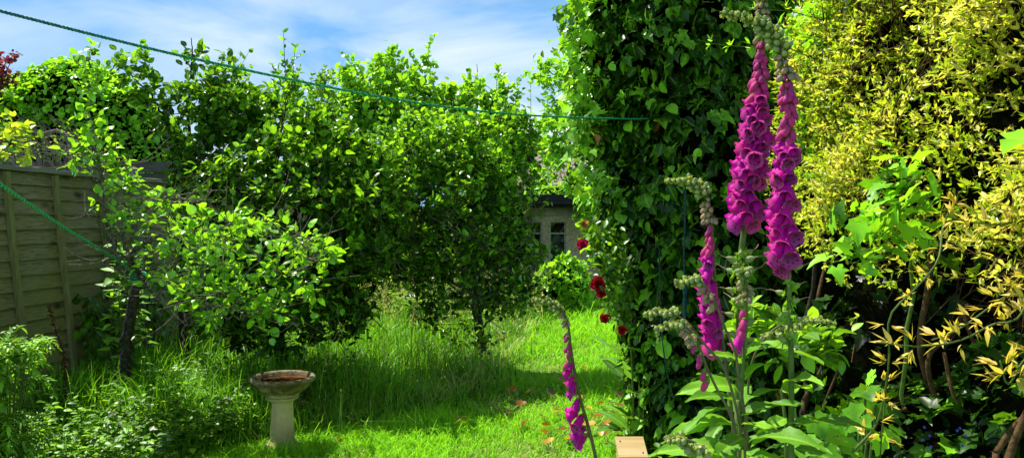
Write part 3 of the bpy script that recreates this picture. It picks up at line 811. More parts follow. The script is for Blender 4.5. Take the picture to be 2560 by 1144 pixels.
def surf_leaves(g, blobs, n, leaf, tmpls, tone, depth, out=.6, down=.3, minz=.02, keep=None, toneg=.25, mi=0, sunw=.35):
    CE = np.array([at(b[0], b[1], b[2]) for b in blobs]); RR = np.array([[b[3] / F * b[2], b[5], b[4] / F * b[2]] for b in blobs])
    area = (RR[:, 0] * RR[:, 1]) ** .8 + (RR[:, 0] * RR[:, 2]) ** .8 + (RR[:, 1] * RR[:, 2]) ** .8
    for k, (ce, R) in enumerate(zip(CE, RR)):
        c = int(n * area[k] / area.sum()); d = rvec(c)
        # lumps: push patches in and out
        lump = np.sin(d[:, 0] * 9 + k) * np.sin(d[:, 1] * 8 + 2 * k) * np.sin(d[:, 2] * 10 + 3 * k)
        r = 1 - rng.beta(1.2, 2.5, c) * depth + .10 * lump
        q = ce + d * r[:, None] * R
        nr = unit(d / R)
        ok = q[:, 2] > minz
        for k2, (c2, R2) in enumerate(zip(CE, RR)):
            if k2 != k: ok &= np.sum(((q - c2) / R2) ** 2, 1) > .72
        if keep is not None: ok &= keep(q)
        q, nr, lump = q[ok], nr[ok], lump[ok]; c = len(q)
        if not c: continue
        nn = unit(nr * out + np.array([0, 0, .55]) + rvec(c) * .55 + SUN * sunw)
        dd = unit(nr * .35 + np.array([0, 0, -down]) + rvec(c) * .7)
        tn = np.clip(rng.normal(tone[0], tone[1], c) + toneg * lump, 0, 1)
        leaves(g, tmpls, q, dd, nn, leaf * rng.uniform(.4, 1.25, c) * rng.uniform(.8, 1.1, c), tn, rng.uniform(.75, 1.15, c), mi=mi)


mound('ivy_mound_tree', 'rounded ivy clad tree rising beyond the left fence', 'tree', gnd(170, 17),
      [(190, 260, 17, 130, 110, 1.2), (90, 300, 17, 110, 100, 1.1), (290, 310, 17, 110, 100, 1.1), (195, 380, 17, 200, 130, 1.3), (60, 250, 17.2, 70, 60, .8), (370, 380, 17, 90, 90, 1.0)],
      20000, .13, 'lime_leaf', ROUND, (.4, .25), depth=.22, sunw=.9)
b0 = gnd(-40, 15)
tree('copper_tree', 'purple leaved tree at the far left edge beyond the fence', 'tree', b0,
     [([b0, at(-40, 500, 15), at(-35, 250, 15)], .09, .04), (P_((-35, 300, 15), (0, 220, 15), (30, 150, 15)), .03, .006)],
     [(-40, 190, 15, 45, 60, .5), (5, 180, 15, 30, 35, .3), (25, 140, 15, 24, 12, .15)], 90, .10, 9, 'red_leaf', tone=(.5, .25), twig=.006, spread=.2)

# dead brush above the fence
t = thing('dead_shrub', 'tangle of bare grey dead branches above the left fence', 'shrub', gnd(100, 9.0))
g = Geo()
tube(g, spline(P_((185, 560, 9), (182, 400, 9), (170, 350, 9), (148, 327, 9), (105, 335, 9)), 16), np.linspace(.05, .02, 16), 7, wob=.08)
for k in range(85):
    x0 = rng.uniform(30, 260); y0 = rng.uniform(360, 420)
    x1 = x0 - rng.uniform(20, 160); y1 = y0 - rng.uniform(10, 110)
    d_ = rng.uniform(8.7, 9.5)
    tube(g, spline(P_((x0, y0 + 60, d_), ((x0 + x1) / 2 + rng.normal(0, 14), (y0 + y1) / 2 + rng.normal(0, 10), d_ + .1), (x1, max(y1, 265), d_)), 8), np.linspace(.010, .003, 8), 4, caps=False)
g.build('branches', M['deadwood'], t)
g = Geo()
T = sample_blobs([(210, 350, 9.2, 90, 40, .4), (90, 370, 9.2, 60, 30, .3)], 160, .1)
leaves(g, OVATE, T, rvec(len(T)), rvec(len(T)) + [0, 0, 1], .045, rng.uniform(0, .6, len(T)))
g.build('foliage', M['goldgreen'], t)
b0 = gnd(-60, 6.9)
tree('golden_shrub', 'yellow leaved shrub spray hanging over the fence top at the left edge', 'shrub', np.array([-5.0, 6.6, 0]),
     [([np.array([-5.0, 6.6, 0]), np.array([-4.9, 6.6, 1.6]), at(-30, 370, 6.2), at(30, 355, 6.0), at(75, 352, 5.9)], .03, .006)],
     [(5, 330, 6.2, 35, 30, .3), (35, 385, 6.0, 36, 18, .2), (-20, 300, 6.4, 30, 40, .3)], 30, .075, 7, 'goldgreen', tone=(.62, .3), twig=.004, spread=.12)

# --- dark boundary hedge at the end of the garden
blobs = [(x_, 600 + 20 * math.sin(x_), 14.5, 110, 110, .9) for x_ in range(330, 1240, 90)] + [(x_, 690, 14.2, 110, 110, .9) for x_ in range(330, 1240, 130)]
mound('boundary_hedge', 'dark overgrown hedge closing the far end of the garden behind the trees', 'hedge', gnd(780, 14.5), blobs, 12000, .13, 'dark_leaf', OVATE, (.3, .2), depth=.25, trunk_r=.05)

# ------------------------------------------------------------------ shed bush and ferns
mound('evergreen_bush', 'rounded bright green bush in front of the shed windows', 'shrub', gnd(1410, 12.6),
      [(1405, 705, 12.6, 60, 55, .4), (1380, 720, 12.5, 50, 45, .35), (1440, 725, 12.5, 45, 50, .35), (1415, 668, 12.6, 28, 30, .2), (1370, 690, 12.5, 26, 26, .2), (1445, 680, 12.6, 20, 24, .2)], 4200, .10, 'pear', OVATE, (.55, .25), depth=.45, core=.55, trunk_r=.03, out=.3, down=-.4)
g = Geo(); t = thing('fern', 'feathery green fern in the shade behind the centre tree', 'fern', gnd(1060, 9.6))
for k in range(13):
    a_ = k * 2 * math.pi / 13 + rng.normal(0, .2); L_ = rng.uniform(.6, .95); c0 = gnd(1060, 9.6)
    S = spline([c0, c0 + [.25 * L_ * math.cos(a_), .25 * L_ * math.sin(a_), .6 * L_], c0 + [.75 * L_ * math.cos(a_), .75 * L_ * math.sin(a_), .75 * L_]], 22)
    tube(g, S, np.linspace(.006, .002, 22), 4, .3, caps=False)
    T_ = unit(np.gradient(S, axis=0)); sd = unit(np.cross(T_, [0, 0, 1.]))
    for s in (-1, 1):
        leaves(g, LANCE, S[3:], sd[3:] * s + T_[3:] * .35, np.array([0, 0, 1.]) + rvec(19) * .2, .17 * np.sin(np.linspace(.5, 3.0, 19)), rng.uniform(.3, .8, 19))
g.build('fronds', M['weed'], t)

# ------------------------------------------------------------------ the left fence
fv = unit(np.array([.114, 1.0, 0])); fn = np.array([fv[1], -fv[0], 0])           # along, and facing the garden
LEAN = math.radians(6.0)


def fpt(Y, off=0.0, z=0.0):
    base = np.array([-4.39 + .114 * Y, Y, 0.0])
    return base + fn * (off - math.tan(LEAN) * (z - 1.0)) + [0, 0, z]


fence = thing('wooden_fence', 'weathered larch lap timber fence, algae green, along the left side', 'fence', fpt(7.4))
posts = [3.62, 5.50, 7.38, 9.26, 11.14, 13.02]
for pi_ in range(len(posts) - 1):
    y0, y1 = posts[pi_] + .05, posts[pi_ + 1] - .05
    g = Geo(); nb = 16; hb = 1.86 / nb; ns = 26
    ys_ = np.linspace(y0, y1, ns)
    for b_ in range(nb):
        z0 = .04 + b_ * hb; wav = rng.normal(0, .004, ns); wav = np.convolve(wav, np.ones(5) / 5, 'same')
        top = np.array([fpt(Y, -.012, z0 + hb + .012) for Y in ys_]); bot = np.array([fpt(Y, .016, z0) for Y in ys_]); bot[:, 2] += wav
        lip = np.array([fpt(Y, .004, z0) for Y in ys_]); lip[:, 2] += wav
        V = np.vstack([lip, bot, top]); i_ = np.arange(ns - 1)
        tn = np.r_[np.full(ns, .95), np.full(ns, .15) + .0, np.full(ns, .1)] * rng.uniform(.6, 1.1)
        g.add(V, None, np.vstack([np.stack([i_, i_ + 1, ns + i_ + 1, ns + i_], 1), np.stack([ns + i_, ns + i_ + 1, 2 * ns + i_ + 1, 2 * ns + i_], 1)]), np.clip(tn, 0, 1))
    bk = np.array([fpt(Y, -.016, z) for Y in (y0, y1) for z in (.03, 1.9)]); g.add(bk, None, [(0, 1, 3, 2)], .8)
    g.build('board_panel', M['fence'], fence, smooth=False)
    for Yb in ([5.79, 6.31, 6.88] if abs(posts[pi_] - 5.5) < .01 else [y0 + .03, y0 + .62, y0 + 1.2, y1 - .03]):
        g = Geo(); S = np.array([fpt(Yb + .006 * math.sin(z * 3), .03, z) for z in np.linspace(.04, 1.87, 8)])
        for w_ in (0,):
            for a_ in range(7):
                pass
        A = [S + fv * -.02 + fn * -.018, S + fv * .02 + fn * -.018, S + fv * .02 + fn * .02, S + fv * -.02 + fn * .02]
        V = np.stack(A, 1).reshape(-1, 3); q = [(4 * r_ + c_, 4 * r_ + (c_ + 1) % 4, 4 * r_ + 4 + (c_ + 1) % 4, 4 * r_ + 4 + c_) for r_ in range(7) for c_ in range(4)]
        g.add(V, None, q + [(0, 3, 2, 1), (28, 29, 30, 31)]); g.build('batten', M['batten'], fence, smooth=False)
    g = Geo(); S = np.array([fpt(Y, .012, 1.905) for Y in np.linspace(y0 - .02, y1 + .02, 10)]); S[:, 2] += rng.normal(0, .003, 10)
    A = [S + fn * -.035 + [0, 0, -.018], S + fn * .045 + [0, 0, -.022], S + fn * .045 + [0, 0, .012], S + fn * -.035 + [0, 0, .02]]
    V = np.stack(A, 1).reshape(-1, 3); q = [(4 * r_ + c_, 4 * r_ + (c_ + 1) % 4, 4 * r_ + 4 + (c_ + 1) % 4, 4 * r_ + 4 + c_) for r_ in range(9) for c_ in range(4)]
    g.add(V, None, q + [(0, 3, 2, 1), (36, 37, 38, 39)]); g.build('capping_rail', M['grey_timber'], fence, smooth=False)
for Yp in posts:
    g = Geo(); hp = 1.95
    lo, hi = fpt(Yp, 0.01, 0) * [1, 1, 1], fpt(Yp, 0.01, hp)
    V = []
    for c_ in (lo, hi):
        for a_, b_ in ((-1, -1), (1, -1), (1, 1), (-1, 1)): V.append(c_ + fv * .045 * a_ + fn * .045 * b_)
    g.add(V, None, [(0, 1, 5, 4), (1, 2, 6, 5), (2, 3, 7, 6), (3, 0, 4, 7), (4, 5, 6, 7)])
    po = g.build('post', M['grey_timber'], fence, smooth=False)
    g = Geo(); V = []
    for z_, r_ in ((hp - .002, .066), (hp + .042, .066), (hp + .075, .004)):
        for a_, b_ in ((-1, -1), (1, -1), (1, 1), (-1, 1)): V.append(hi * [1, 1, 0] + [0, 0, z_] + fv * r_ * a_ + fn * r_ * b_)
    g.add(V, None, [(0, 3, 2, 1)] + [(4 * r_ + c_, 4 * r_ + (c_ + 1) % 4, 4 * r_ + 4 + (c_ + 1) % 4, 4 * r_ + 4 + c_) for r_ in range(2) for c_ in range(4)] + [(8, 9, 10, 11)])
    link('post_cap', g.mesh('post_cap', M['grey_timber'], False), po).matrix_parent_inverse = Matrix.Identity(4)

nf = thing('wooden_fence', 'dark grey flat topped fence in the garden beyond the left fence', 'fence', at(250, 552, 9.8) * [1, 1, 0])
g = Geo()
for k in range(34):
    xx = at(-350 + k * 24, 552, 9.8)
    box(g, xx[0], 9.8 + .006 * (k % 2), 1.05, .125, .02, 2.1, tone=rng.uniform(.2, .8))
g.build('board_panel', M['dark_timber'], nf, smooth=False)
g = Geo(); a_ = at(-360, 552, 9.8)[0]; b_ = at(470, 552, 9.8)[0]
box(g, (a_ + b_) / 2, 9.78, 2.18, b_ - a_, .09, .13); g.build('capping_rail', M['dark_timber'], nf, smooth=False)

# ------------------------------------------------------------------ the shed and the house beyond
SY = 15.2
shed = thing('garden_shed', 'flat roofed pebble dashed shed with black gutter at the end of the lawn', 'shed', gnd(1400, SY))
xl, xr = at(1120, 0, SY)[0], at(1600, 0, SY)[0]; zt = at(0, 520, SY)[2]
wins = [(at(1306, 0, SY)[0], at(1353, 0, SY)[0]), (at(1374, 0, SY)[0], at(1414, 0, SY)[0])]
wz0, wz1 = at(0, 662, SY)[2], at(0, 553, SY)[2]
g = Geo()
cols = [xl, wins[0][0], wins[0][1], wins[1][0], wins[1][1], xr]
for k in range(5):
    x0, x1 = cols[k], cols[k + 1]
    if k in (1, 3):
        box(g, (x0 + x1) / 2, SY + .075, wz0 / 2, x1 - x0, .15, wz0); box(g, (x0 + x1) / 2, SY + .075, (wz1 + zt) / 2, x1 - x0, .15, zt - wz1)
    else: box(g, (x0 + x1) / 2, SY + .075, zt / 2, x1 - x0, .15, zt)
box(g, xl + .075, SY + 1.4, zt / 2, .15, 2.5, zt); box(g, xr - .075, SY + 1.4, zt / 2, .15, 2.5, zt); box(g, (xl + xr) / 2, SY + 2.72, zt / 2, xr - xl, .15, zt)
g.build('wall', M['render'], shed, smooth=False)
g = Geo(); box(g, (xl + xr) / 2, SY - .012, at(0, 530, SY)[2], xr - xl + .02, .024, .17); g.build('lintel_band', M['lintel'], shed, smooth=False)
g = Geo(); box(g, (xl + xr) / 2 - .05, SY + 1.3, zt + .06, xr - xl + .3, 3.2, .12); ro = g.build('roof', M['roof_felt'], shed, smooth=False)
g = Geo(); box(g, (xl + xr) / 2 - .05, SY - .325, zt + .105, xr - xl + .34, .03, .21); box(g, (xl + xr) / 2 - .05, SY - .26, zt + .23, xr - xl + .3, .1, .05)
g.build('fascia', M['black_trim'], shed, smooth=False)
g = Geo(); gy = SY - .40; th = np.linspace(math.pi, 2 * math.pi, 9)
for r_ in (.065,):
    pts = [(gy + r_ * math.cos(a_), zt + .10 + r_ * math.sin(a_)) for a_ in th] + [(gy + .055 * math.cos(a_), zt + .10 + .055 * math.sin(a_)) for a_ in th[::-1]]
    V = [(x_, a_, b_) for x_ in (xl - .2, xr + .1) for a_, b_ in pts]; n_ = len(pts)
    g.add(V, None, [(k, (k + 1) % n_, n_ + (k + 1) % n_, n_ + k) for k in range(n_)])
g.build('gutter', M['black_trim'], shed)
for (x0, x1) in wins:
    g = Geo(); f_ = .025; cx_ = (x0 + x1) / 2; cz_ = (wz0 + wz1) / 2
    for xx in (x0 + f_ / 2, x1 - f_ / 2): box(g, xx, SY + .06, cz_, f_, .05, wz1 - wz0)
    for zz in (wz0 + f_ / 2, wz1 - f_ / 2): box(g, cx_, SY + .06, zz, x1 - x0 - 2 * f_, .046, f_)
    box(g, cx_, SY + .06, at(0, 583, SY)[2], x1 - x0 - 2 * f_, .044, .03)
    w_ = g.build('window', M['white_frame'], shed, smooth=False)
    g = Geo(); box(g, cx_, SY + .062, cz_, x1 - x0 - 2 * f_ + .004, .006, wz1 - wz0 - 2 * f_ + .004)
    link('pane', g.mesh('pane', M['glass'], False), w_).matrix_parent_inverse = Matrix.Identity(4)
g = Geo(); box(g, (wins[0][0] + wins[1][1]) / 2, SY + .42, at(0, 640, SY)[2], wins[1][1] - wins[0][0] + .5, .4, .03); g.build('inside_shelf', M['lintel'], shed, smooth=False)
zs = at(0, 640, SY)[2] + .015
g = Geo(); bx_ = (wins[1][0] + wins[1][1]) / 2; box(g, bx_ + .02, SY + .38, zs + .10, .26, .2, .2); box(g, bx_ + .02, SY + .38, zs + .215, .29, .23, .03)
tag(g.build('storage_box', M['teal'], None, False), 'teal plastic storage box on the shelf behind the right shed window', 'box')


def blob_obj(name, ce, R, mat, amp=.12, seed=0):
    g = Geo(); nu, nv = 16, 10; U, Vv = np.meshgrid(np.arange(nu) * 2 * math.pi / nu, np.linspace(.02, math.pi - .02, nv))
    d = np.stack([np.cos(U) * np.sin(Vv), np.sin(U) * np.sin(Vv), np.cos(Vv)], -1)
    f = 1 + amp * np.sin(3 * U + seed + 2 * Vv) * np.sin(4 * Vv) + amp * .5 * np.sin(7 * U + 3 * Vv)
    V = np.array(ce) + d * np.array(R) * f[..., None]; V[..., 2] = np.maximum(V[..., 2], ce[2] - R[2] * .8)
    i, j = np.meshgrid(np.arange(nv - 1), np.arange(nu), indexing='ij'); k = (j + 1) % nu
    g.add(V.reshape(-1, 3), None, np.stack([i * nu + j, (i + 1) * nu + j, (i + 1) * nu + k, i * nu + k], -1).reshape(-1, 4))
    return g.build(name, mat)


tag(blob_obj('plastic_sack', (bx_ + .02, SY + .38, zs + .23 + .08), (.13, .1, .1), M['sack']), 'crumpled white sack on top of the teal box behind the right shed window', 'sack')
tag(blob_obj('plastic_sack', ((wins[0][0] + wins[0][1]) / 2 + .06, SY + .38, zs + .15), (.15, .12, .19), M['sack'], seed=2), 'tall white sack behind the left shed window', 'sack')
# roof plants
mound('roof_creeper', 'yellow green creeper sprawling over the shed roof edge', 'plant', np.array([1.0, SY + .4, zt + .12]),
      [(1390, 478, SY + .2, 50, 16, .3), (1350, 480, SY + .4, 40, 20, .3), (1440, 470, SY, 45, 26, .3), (1470, 500, SY - .3, 40, 40, .3), (1490, 545, SY - .5, 40, 30, .25)], 2600, .075, 'lime_leaf', OVATE, (.65, .22), depth=.4, core=.5, trunk_r=.02)

HY = 30.0
house = thing('house', 'grey tiled house roof glimpsed between the trees beyond the shed', 'house', gnd(1450, HY))
g = Geo(); hx0, hx1 = at(1300, 0, HY)[0], at(1660, 0, HY)[0]; ez = at(0, 462, HY)[2]; rz = at(0, 362, HY)[2]
box(g, (hx0 + hx1) / 2, HY + 3, ez / 2, hx1 - hx0, 6, ez); 
g.add([(hx0, HY, ez), (hx0, HY + 6, ez), (hx0, HY + 3, rz - .1), (hx1, HY, ez), (hx1, HY + 6, ez), (hx1, HY + 3, rz - .1)], [(0, 1, 2), (3, 5, 4)])
brick = solid_mat('grey_brick', [(.3, (.16, .12, .09)), (.7, (.30, .25, .20))], 4, .9, .3)
g.build('wall', brick, house, False)
m, nt2, out = new_mat('grey_roof_tiles')
br = nt2.nodes.new('ShaderNodeTexBrick'); br.inputs['Scale'].default_value = 1; br.inputs['Brick Width'].default_value = .26; br.inputs['Row Height'].default_value = .16; br.inputs['Mortar Size'].default_value = .016
br.inputs['Color1'].default_value = (.46, .36, .26, 1); br.inputs['Color2'].default_value = (.56, .45, .34, 1); br.inputs['Mortar'].default_value = (.10, .085, .075, 1)
nt2.links.new(mapping(nt2, (1, 1, 1), rot=(math.radians(-65), 0, 0)), br.inputs['Vector'])
p = nt2.nodes.new('ShaderNodeBsdfPrincipled'); p.inputs['Roughness'].default_value = .9; nt2.links.new(br.outputs[0], p.inputs['Base Color']); nt2.links.new(p.outputs[0], out.inputs[0])
g = Geo(); o_ = .25
for s, (ya, yb) in ((1, (HY - o_, HY + 3)), (-1, (HY + 6 + o_, HY + 3))):
    V = [(hx0 - .2, ya, ez - .1), (hx1 + .2, ya, ez - .1), (hx1 + .2, yb, rz), (hx0 - .2, yb, rz)]
    V2 = [(a, b_, c + .08) for a, b_, c in V]
    g.add(V + V2, None, [(3, 2, 1, 0), (4, 5, 6, 7), (0, 1, 5, 4), (1, 2, 6, 5), (2, 3, 7, 6), (3, 0, 4, 7)])
rf = g.build('roof', m, house, False)
g = Geo(); c_ = at(1352, 350, HY + 3); box(g, c_[0], HY + 3, rz - .2, .55, .5, 1.1); box(g, c_[0], HY + 3, rz + .39, .65, .6, .08)
for dx in (-.14, .14): tube(g, [(c_[0] + dx, HY + 3, rz + .43), (c_[0] + dx, HY + 3, rz + .65)], [.09, .075], 8)
red = solid_mat('red_brick', [(.3, (.16, .06, .035)), (.7, (.28, .13, .08))], 8, .9, .3)
link('chimney', g.mesh('chimney', red, False), rf).matrix_parent_inverse = Matrix.Identity(4)

# ------------------------------------------------------------------ ivy column
IV = [(1560, 40, 5.2, 130, 170, .75), (1640, 150, 5.1, 210, 190, .75), (1580, 300, 5.1, 120, 130, .65), (1640, 330, 5.0, 150, 130, .6), (1760, 100, 5.0, 190, 220, .7),
      (1640, 480, 4.95, 150, 150, .62), (1760, 380, 4.9, 180, 220, .7), (1660, 640, 4.9, 150, 150, .6), (1780, 600, 4.85, 190, 200, .7), (1680, 800, 4.85, 135, 150, .55),
      (1800, 800, 4.85, 180, 170, .65), (1690, 960, 4.8, 120, 150, .5), (1800, 980, 4.85, 170, 190, .6), (1920, 420, 5.2, 170, 330, .8), (1930, 850, 5.2, 180, 300, .8), (1600, -120, 5.3, 190, 170, .8), (1850, -120, 5.2, 220, 170, .8)]
ivy = thing('ivy', 'tall column of glossy dark green ivy standing right of the lawn path', 'ivy', gnd(1720, 5.0))
g = Geo()
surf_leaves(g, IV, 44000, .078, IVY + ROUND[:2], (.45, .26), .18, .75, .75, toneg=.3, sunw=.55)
g.build('foliage', M['ivy'], ivy)
core_mesh(IV, .80).build('shade_core', M['core'], ivy)
g = Geo()
for k in range(22):
    x0 = rng.uniform(1620, 1880); d_ = rng.uniform(4.6, 4.9)
    tube(g, spline([gnd(x0, d_ + .1), at(x0 + rng.normal(0, 20), 950, d_), at(x0 + rng.normal(0, 40), 700, d_), at(x0 + rng.normal(0, 60), 450, d_)], 14), np.linspace(.012, .005, 14), 5)
g.build('stems', M['vine'], ivy)
g = Geo(); surf_leaves(g, IV, 60, .085, IVY, (.4, .3), .03, .75, .9); o = g.build('withered_leaves', M['orange_leaf'], ivy); o['kind'] = 'stuff'
# outer ivy shoots, leaf tone raised to paint the sunlight on this side
g = Geo(); T = []
for k in range(64):
    y0 = rng.uniform(5, 700) * (1 if k % 2 else .45); x0 = np.interp(y0, [0, 300, 700], [1450, 1470, 1560]); d_ = rng.uniform(4.5, 5.3)
    S = spline([at(x0 + 60, y0, d_), at(x0, y0 - 10, d_ - .05), at(x0 - rng.uniform(20, 60), y0 + rng.uniform(10, 60), d_ - .1)], 9)
    tube(g, S, np.linspace(.005, .002, 9), 4, .4)
    q = np.repeat(S[2:], 2, 0); n_ = len(q)
    leaves(g, IVY, q + rng.normal(0, .03, (n_, 3)), rvec(n_) * .7 + [-.2, -.2, -.5], rvec(n_) * .5 + [-.3, -.2, .8], rng.uniform(.04, .085, n_), rng.uniform(.6, 1.05, n_))
o = g.build('shoots', M['ivy'], ivy); o['kind'] = 'stuff'

# broad herb leaves at the foot of the ivy
g = Geo(); hb = thing('dock_plant', 'clump of long dark strap leaves at the foot of the ivy by the path', 'plant', gnd(1590, 5.0))
for k in range(60):
    c0 = gnd(rng.uniform(1560, 1680), rng.uniform(4.55, 5.2)); a_ = rng.uniform(0, 6.28); z_ = rng.uniform(.05, .75)
    v = np.array([math.cos(a_), math.sin(a_), rng.uniform(.1, .9)])
    leaves(g, LANCE, [c0 + [0, 0, z_]], [v], [[-.2 * v[0], -.2 * v[1], 1]], [rng.uniform(.18, .34)], [rng.uniform(.1, .8)], [1.3])
    tube(g, [c0, c0 + [0, 0, z_]], .004, 4, .3)
g.build('leaves', M['weed'], hb)

# ------------------------------------------------------------------ climbing rose on the ivy's left side
def rose_mesh(mat, n=26, R=.036):
    g = Geo()
    for k in range(n):
        f = (k + .5) / n; a_ = k * 2.39996; tilt = .15 + 1.15 * f
        d = np.array([math.cos(a_) * math.sin(tilt), math.sin(a_) * math.sin(tilt), math.cos(tilt)])
        out_ = np.array([math.cos(a_), math.sin(a_), .0])
        pos = out_ * R * .18 * f
        leaves(g, [tmpl_strip([.2, .5, .8], [.32, .5, .45], .5, -.22 + .4 * f)], [pos], [d], [unit(-out_ * math.cos(tilt) * 1.0 + np.array([0, 0, math.sin(tilt)]))], [R * (.75 + .45 * f)], [f], [1.05])
    for k in range(5):
        a_ = k * 1.2566; leaves(g, LANCE, [[0, 0, -.004]], [[math.cos(a_), math.sin(a_), -.3]], [[0, 0, 1]], [R * .7], [.5], mi=1)
    return g.mesh('rose_flower', [mat, M['weed']])


RM = [rose_mesh(M['rose']), rose_mesh(M['pink_rose']), rose_mesh(M['peach_rose'], 12, .04)]


def place(name, me, parent, pos, axis, scale, roll=0.0):
    """a shared mesh whose +z runs along axis"""
    o = bpy.data.objects.new(name, me); C.objects.link(o)
    q = Vector([float(c) for c in axis]).to_track_quat('Z', 'Y')
    Mx = Matrix.Translation(Vector([float(c) for c in pos])) @ q.to_matrix().to_4x4() @ Matrix.Rotation(roll, 4, 'Z') @ Matrix.Diagonal((scale, scale, scale, 1)).to_4x4()
    if parent is not None:
        o.parent = parent
        Mx = Matrix.Translation(-parent.location) @ Mx
    o.matrix_local = Mx
    return o


rb = thing('climbing_rose', 'climbing rose with red blooms on the left side of the ivy', 'rose', gnd(1600, 4.35))
roses = [(1458, 612, 4.05, 1.0, 1), (1497, 712, 4.0, 1.28, 0), (1504, 734, 3.97, .8, 0), (1512, 795, 4.05, .8, 0), (1557, 825, 4.05, .75, 0), (1462, 562, 4.2, .8, 2)]
g = Geo(); gl = Geo()
stem0 = [gnd(1600, 4.35), at(1590, 900, 4.3), at(1570, 750, 4.25), at(1540, 620, 4.25), at(1500, 560, 4.25)]
tube(g, spline([q + np.array([.02, .3, 0]) for q in stem0], 20), np.linspace(.008, .004, 20), 6)
for (px, py, Y, s, k) in roses:
    p0 = at(px, py, Y)
    a_ = at(px + 70, py + 20, Y + .2)
    S = spline([a_, at(px + 35, py - 10, Y + .12), p0 + [.01, .01, -.012]], 8); tube(g, S, np.linspace(.005, .003, 8), 5)
    n_ = 16; q = S[rng.integers(1, 6, n_)] + rng.normal(0, .045, (n_, 3))
    leaves(gl, OVATE, q, rvec(n_) + [-.2, 0, -.2], rvec(n_) * .5 + [0, -.2, .8], rng.uniform(.035, .06, n_), rng.uniform(.2, .9, n_))
    fm = place('rose_flower', RM[k], rb, p0, [-.45, -.75, .35 if k != 2 else .7], s * .8, rng.uniform(0, 6))
    if k == 1: fm['label'] = 'bright pink red upper bloom'
    if k == 2: fm['label'] = 'peach orange bud bloom'
T = sample_blobs([(1520, 640, 4.25, 50, 90, .2), (1545, 750, 4.2, 45, 70, .2), (1490, 580, 4.25, 40, 40, .15)], 420, .05)
leaves(gl, OVATE, T, rvec(len(T)) + [-.2, -.1, -.4], rvec(len(T)) * .6 + [0, -.3, .7], rng.uniform(.035, .06, len(T)), np.clip(rng.normal(.4, .25, len(T)), 0, 1))
g.build('stem', M['green_stem'], rb); gl.build('foliage', M['dark_leaf'], rb)

# ------------------------------------------------------------------ ropes
def rope(name, label, P, r, mat, n=220, pitch=.045, extra=None):
    g = Geo(); S = spline(P, n); L = np.r_[0, np.cumsum(np.linalg.norm(np.diff(S, axis=0), axis=1))]
    T = unit(np.gradient(S, axis=0)); N = unit(np.cross(T, [0, .2, 1.])); B = np.cross(T, N)
    for k in range(3):
        ph = 2 * math.pi * (L / pitch + k / 3)
        tube(g, S + r * .48 * (np.cos(ph)[:, None] * N + np.sin(ph)[:, None] * B), r * .56, 5, [.15, .55, .9][k], caps=True)
    if extra: extra(g)
    return tag(g.build(name, mat), label, 'rope')


z0 = 2.045
A, B_ = at(-60, 5, 1.95), at(1640, 296, 4.55)
mid = [at(0, 28, 2.0), at(520, 155, 2.45), at(1000, 251, 3.1), at(1300, 287, 3.7)]
rope('washing_line', 'long green washing line stretched across the sky to the ivy', [A] + mid + [at(1560, 297, 4.3), B_], .0048, M['rope'], 900, .03)


def knot(g):
    c = at(345, 690, 5.7)
    for k in range(3):
        th = np.linspace(0, 2 * math.pi, 16); tube(g, np.stack([c[0] + .055 * np.cos(th), c[1] + .055 * np.sin(th), c[2] - .02 + .018 * k + .01 * np.sin(th)], 1), .006, 5, .6, caps=False)


rope('washing_line', 'lower green rope running past the fence to the pear tree fork', [at(-60, 420, 3.35), at(0, 460, 3.5), at(150, 562, 4.3), at(290, 648, 5.3), at(340, 688, 5.66)], .0075, M['rope'], 420, .04, knot)


def tail(g):
    P0 = np.array([at(1712, 690 + 10 * k, 4.12) for k in range(11)]); tube(g, P0, .012 + .004 * np.sin(np.arange(11) * 2.2), 7, .7, wob=.15)


rope('hanging_rope', 'blue knotted rope hanging down the front of the ivy', [at(1714, 470, 4.14), at(1712, 560, 4.13), at(1710, 640, 4.12), at(1713, 800, 4.1)], .005, M['blue_rope'], 160, .03, tail)
rope('hanging_rope', 'thin blue cord trailing low on the ivy, left of the knotted rope', [at(1648, 620, 4.15), at(1650, 760, 4.12), at(1656, 850, 4.1), at(1668, 930, 4.1), at(1685, 1000, 4.15)], .004, M['blue_rope'], 160, .03)

# ------------------------------------------------------------------ bird bath
def lathe(g, prof, ce, seg=48, rad=None, mi=0):
    th = np.arange(seg) * 2 * math.pi / seg; n = len(prof); V = []
    for k, (r, z) in enumerate(prof):
        f = rad(k, th, r, z) if rad else np.ones(seg)
        V.append(np.stack([ce[0] + r * f * np.cos(th), ce[1] + r * f * np.sin(th), np.full(seg, ce[2] + z)], 1))
    i, j = np.meshgrid(np.arange(n - 1), np.arange(seg), indexing='ij'); k = (j + 1) % seg
    g.add(np.vstack(V), None, np.stack([i * seg + j, i * seg + k, (i + 1) * seg + k, (i + 1) * seg + j], -1).reshape(-1, 4), .5, .5, mi)


bc = np.array([(706 - 1280) / F * 5.1, 5.1, 0.0])
bb = thing('bird_bath', 'cream stone bird bath with dark lichened bowl standing in the long grass', 'bird bath', bc)
g = Geo()


def flute(k, th, r, z):
    return 1 + (.018 * np.cos(th * 36) if .375 < z < .445 else 0 * th) + (.010 * np.sign(np.sin(th * 22)) * (np.abs(np.sin(th * 22)) > .6) if z > .463 and r > .18 else 0 * th)


lathe(g, [(.001, .345), (.075, .345), (.098, .348), (.105, .356), (.108, .362), (.104, .366), (.112, .372), (.135, .384), (.160, .402), (.178, .422), (.188, .440), (.196, .447), (.210, .452), (.214, .459), (.213, .468),
          (.206, .478), (.196, .482), (.186, .479), (.178, .468), (.168, .452), (.13, .432), (.07, .424), (.001, .422)], (0, 0, 0), 144, flute)
o = g.build('bowl', M['stone']); o.parent = bb
g = Geo()


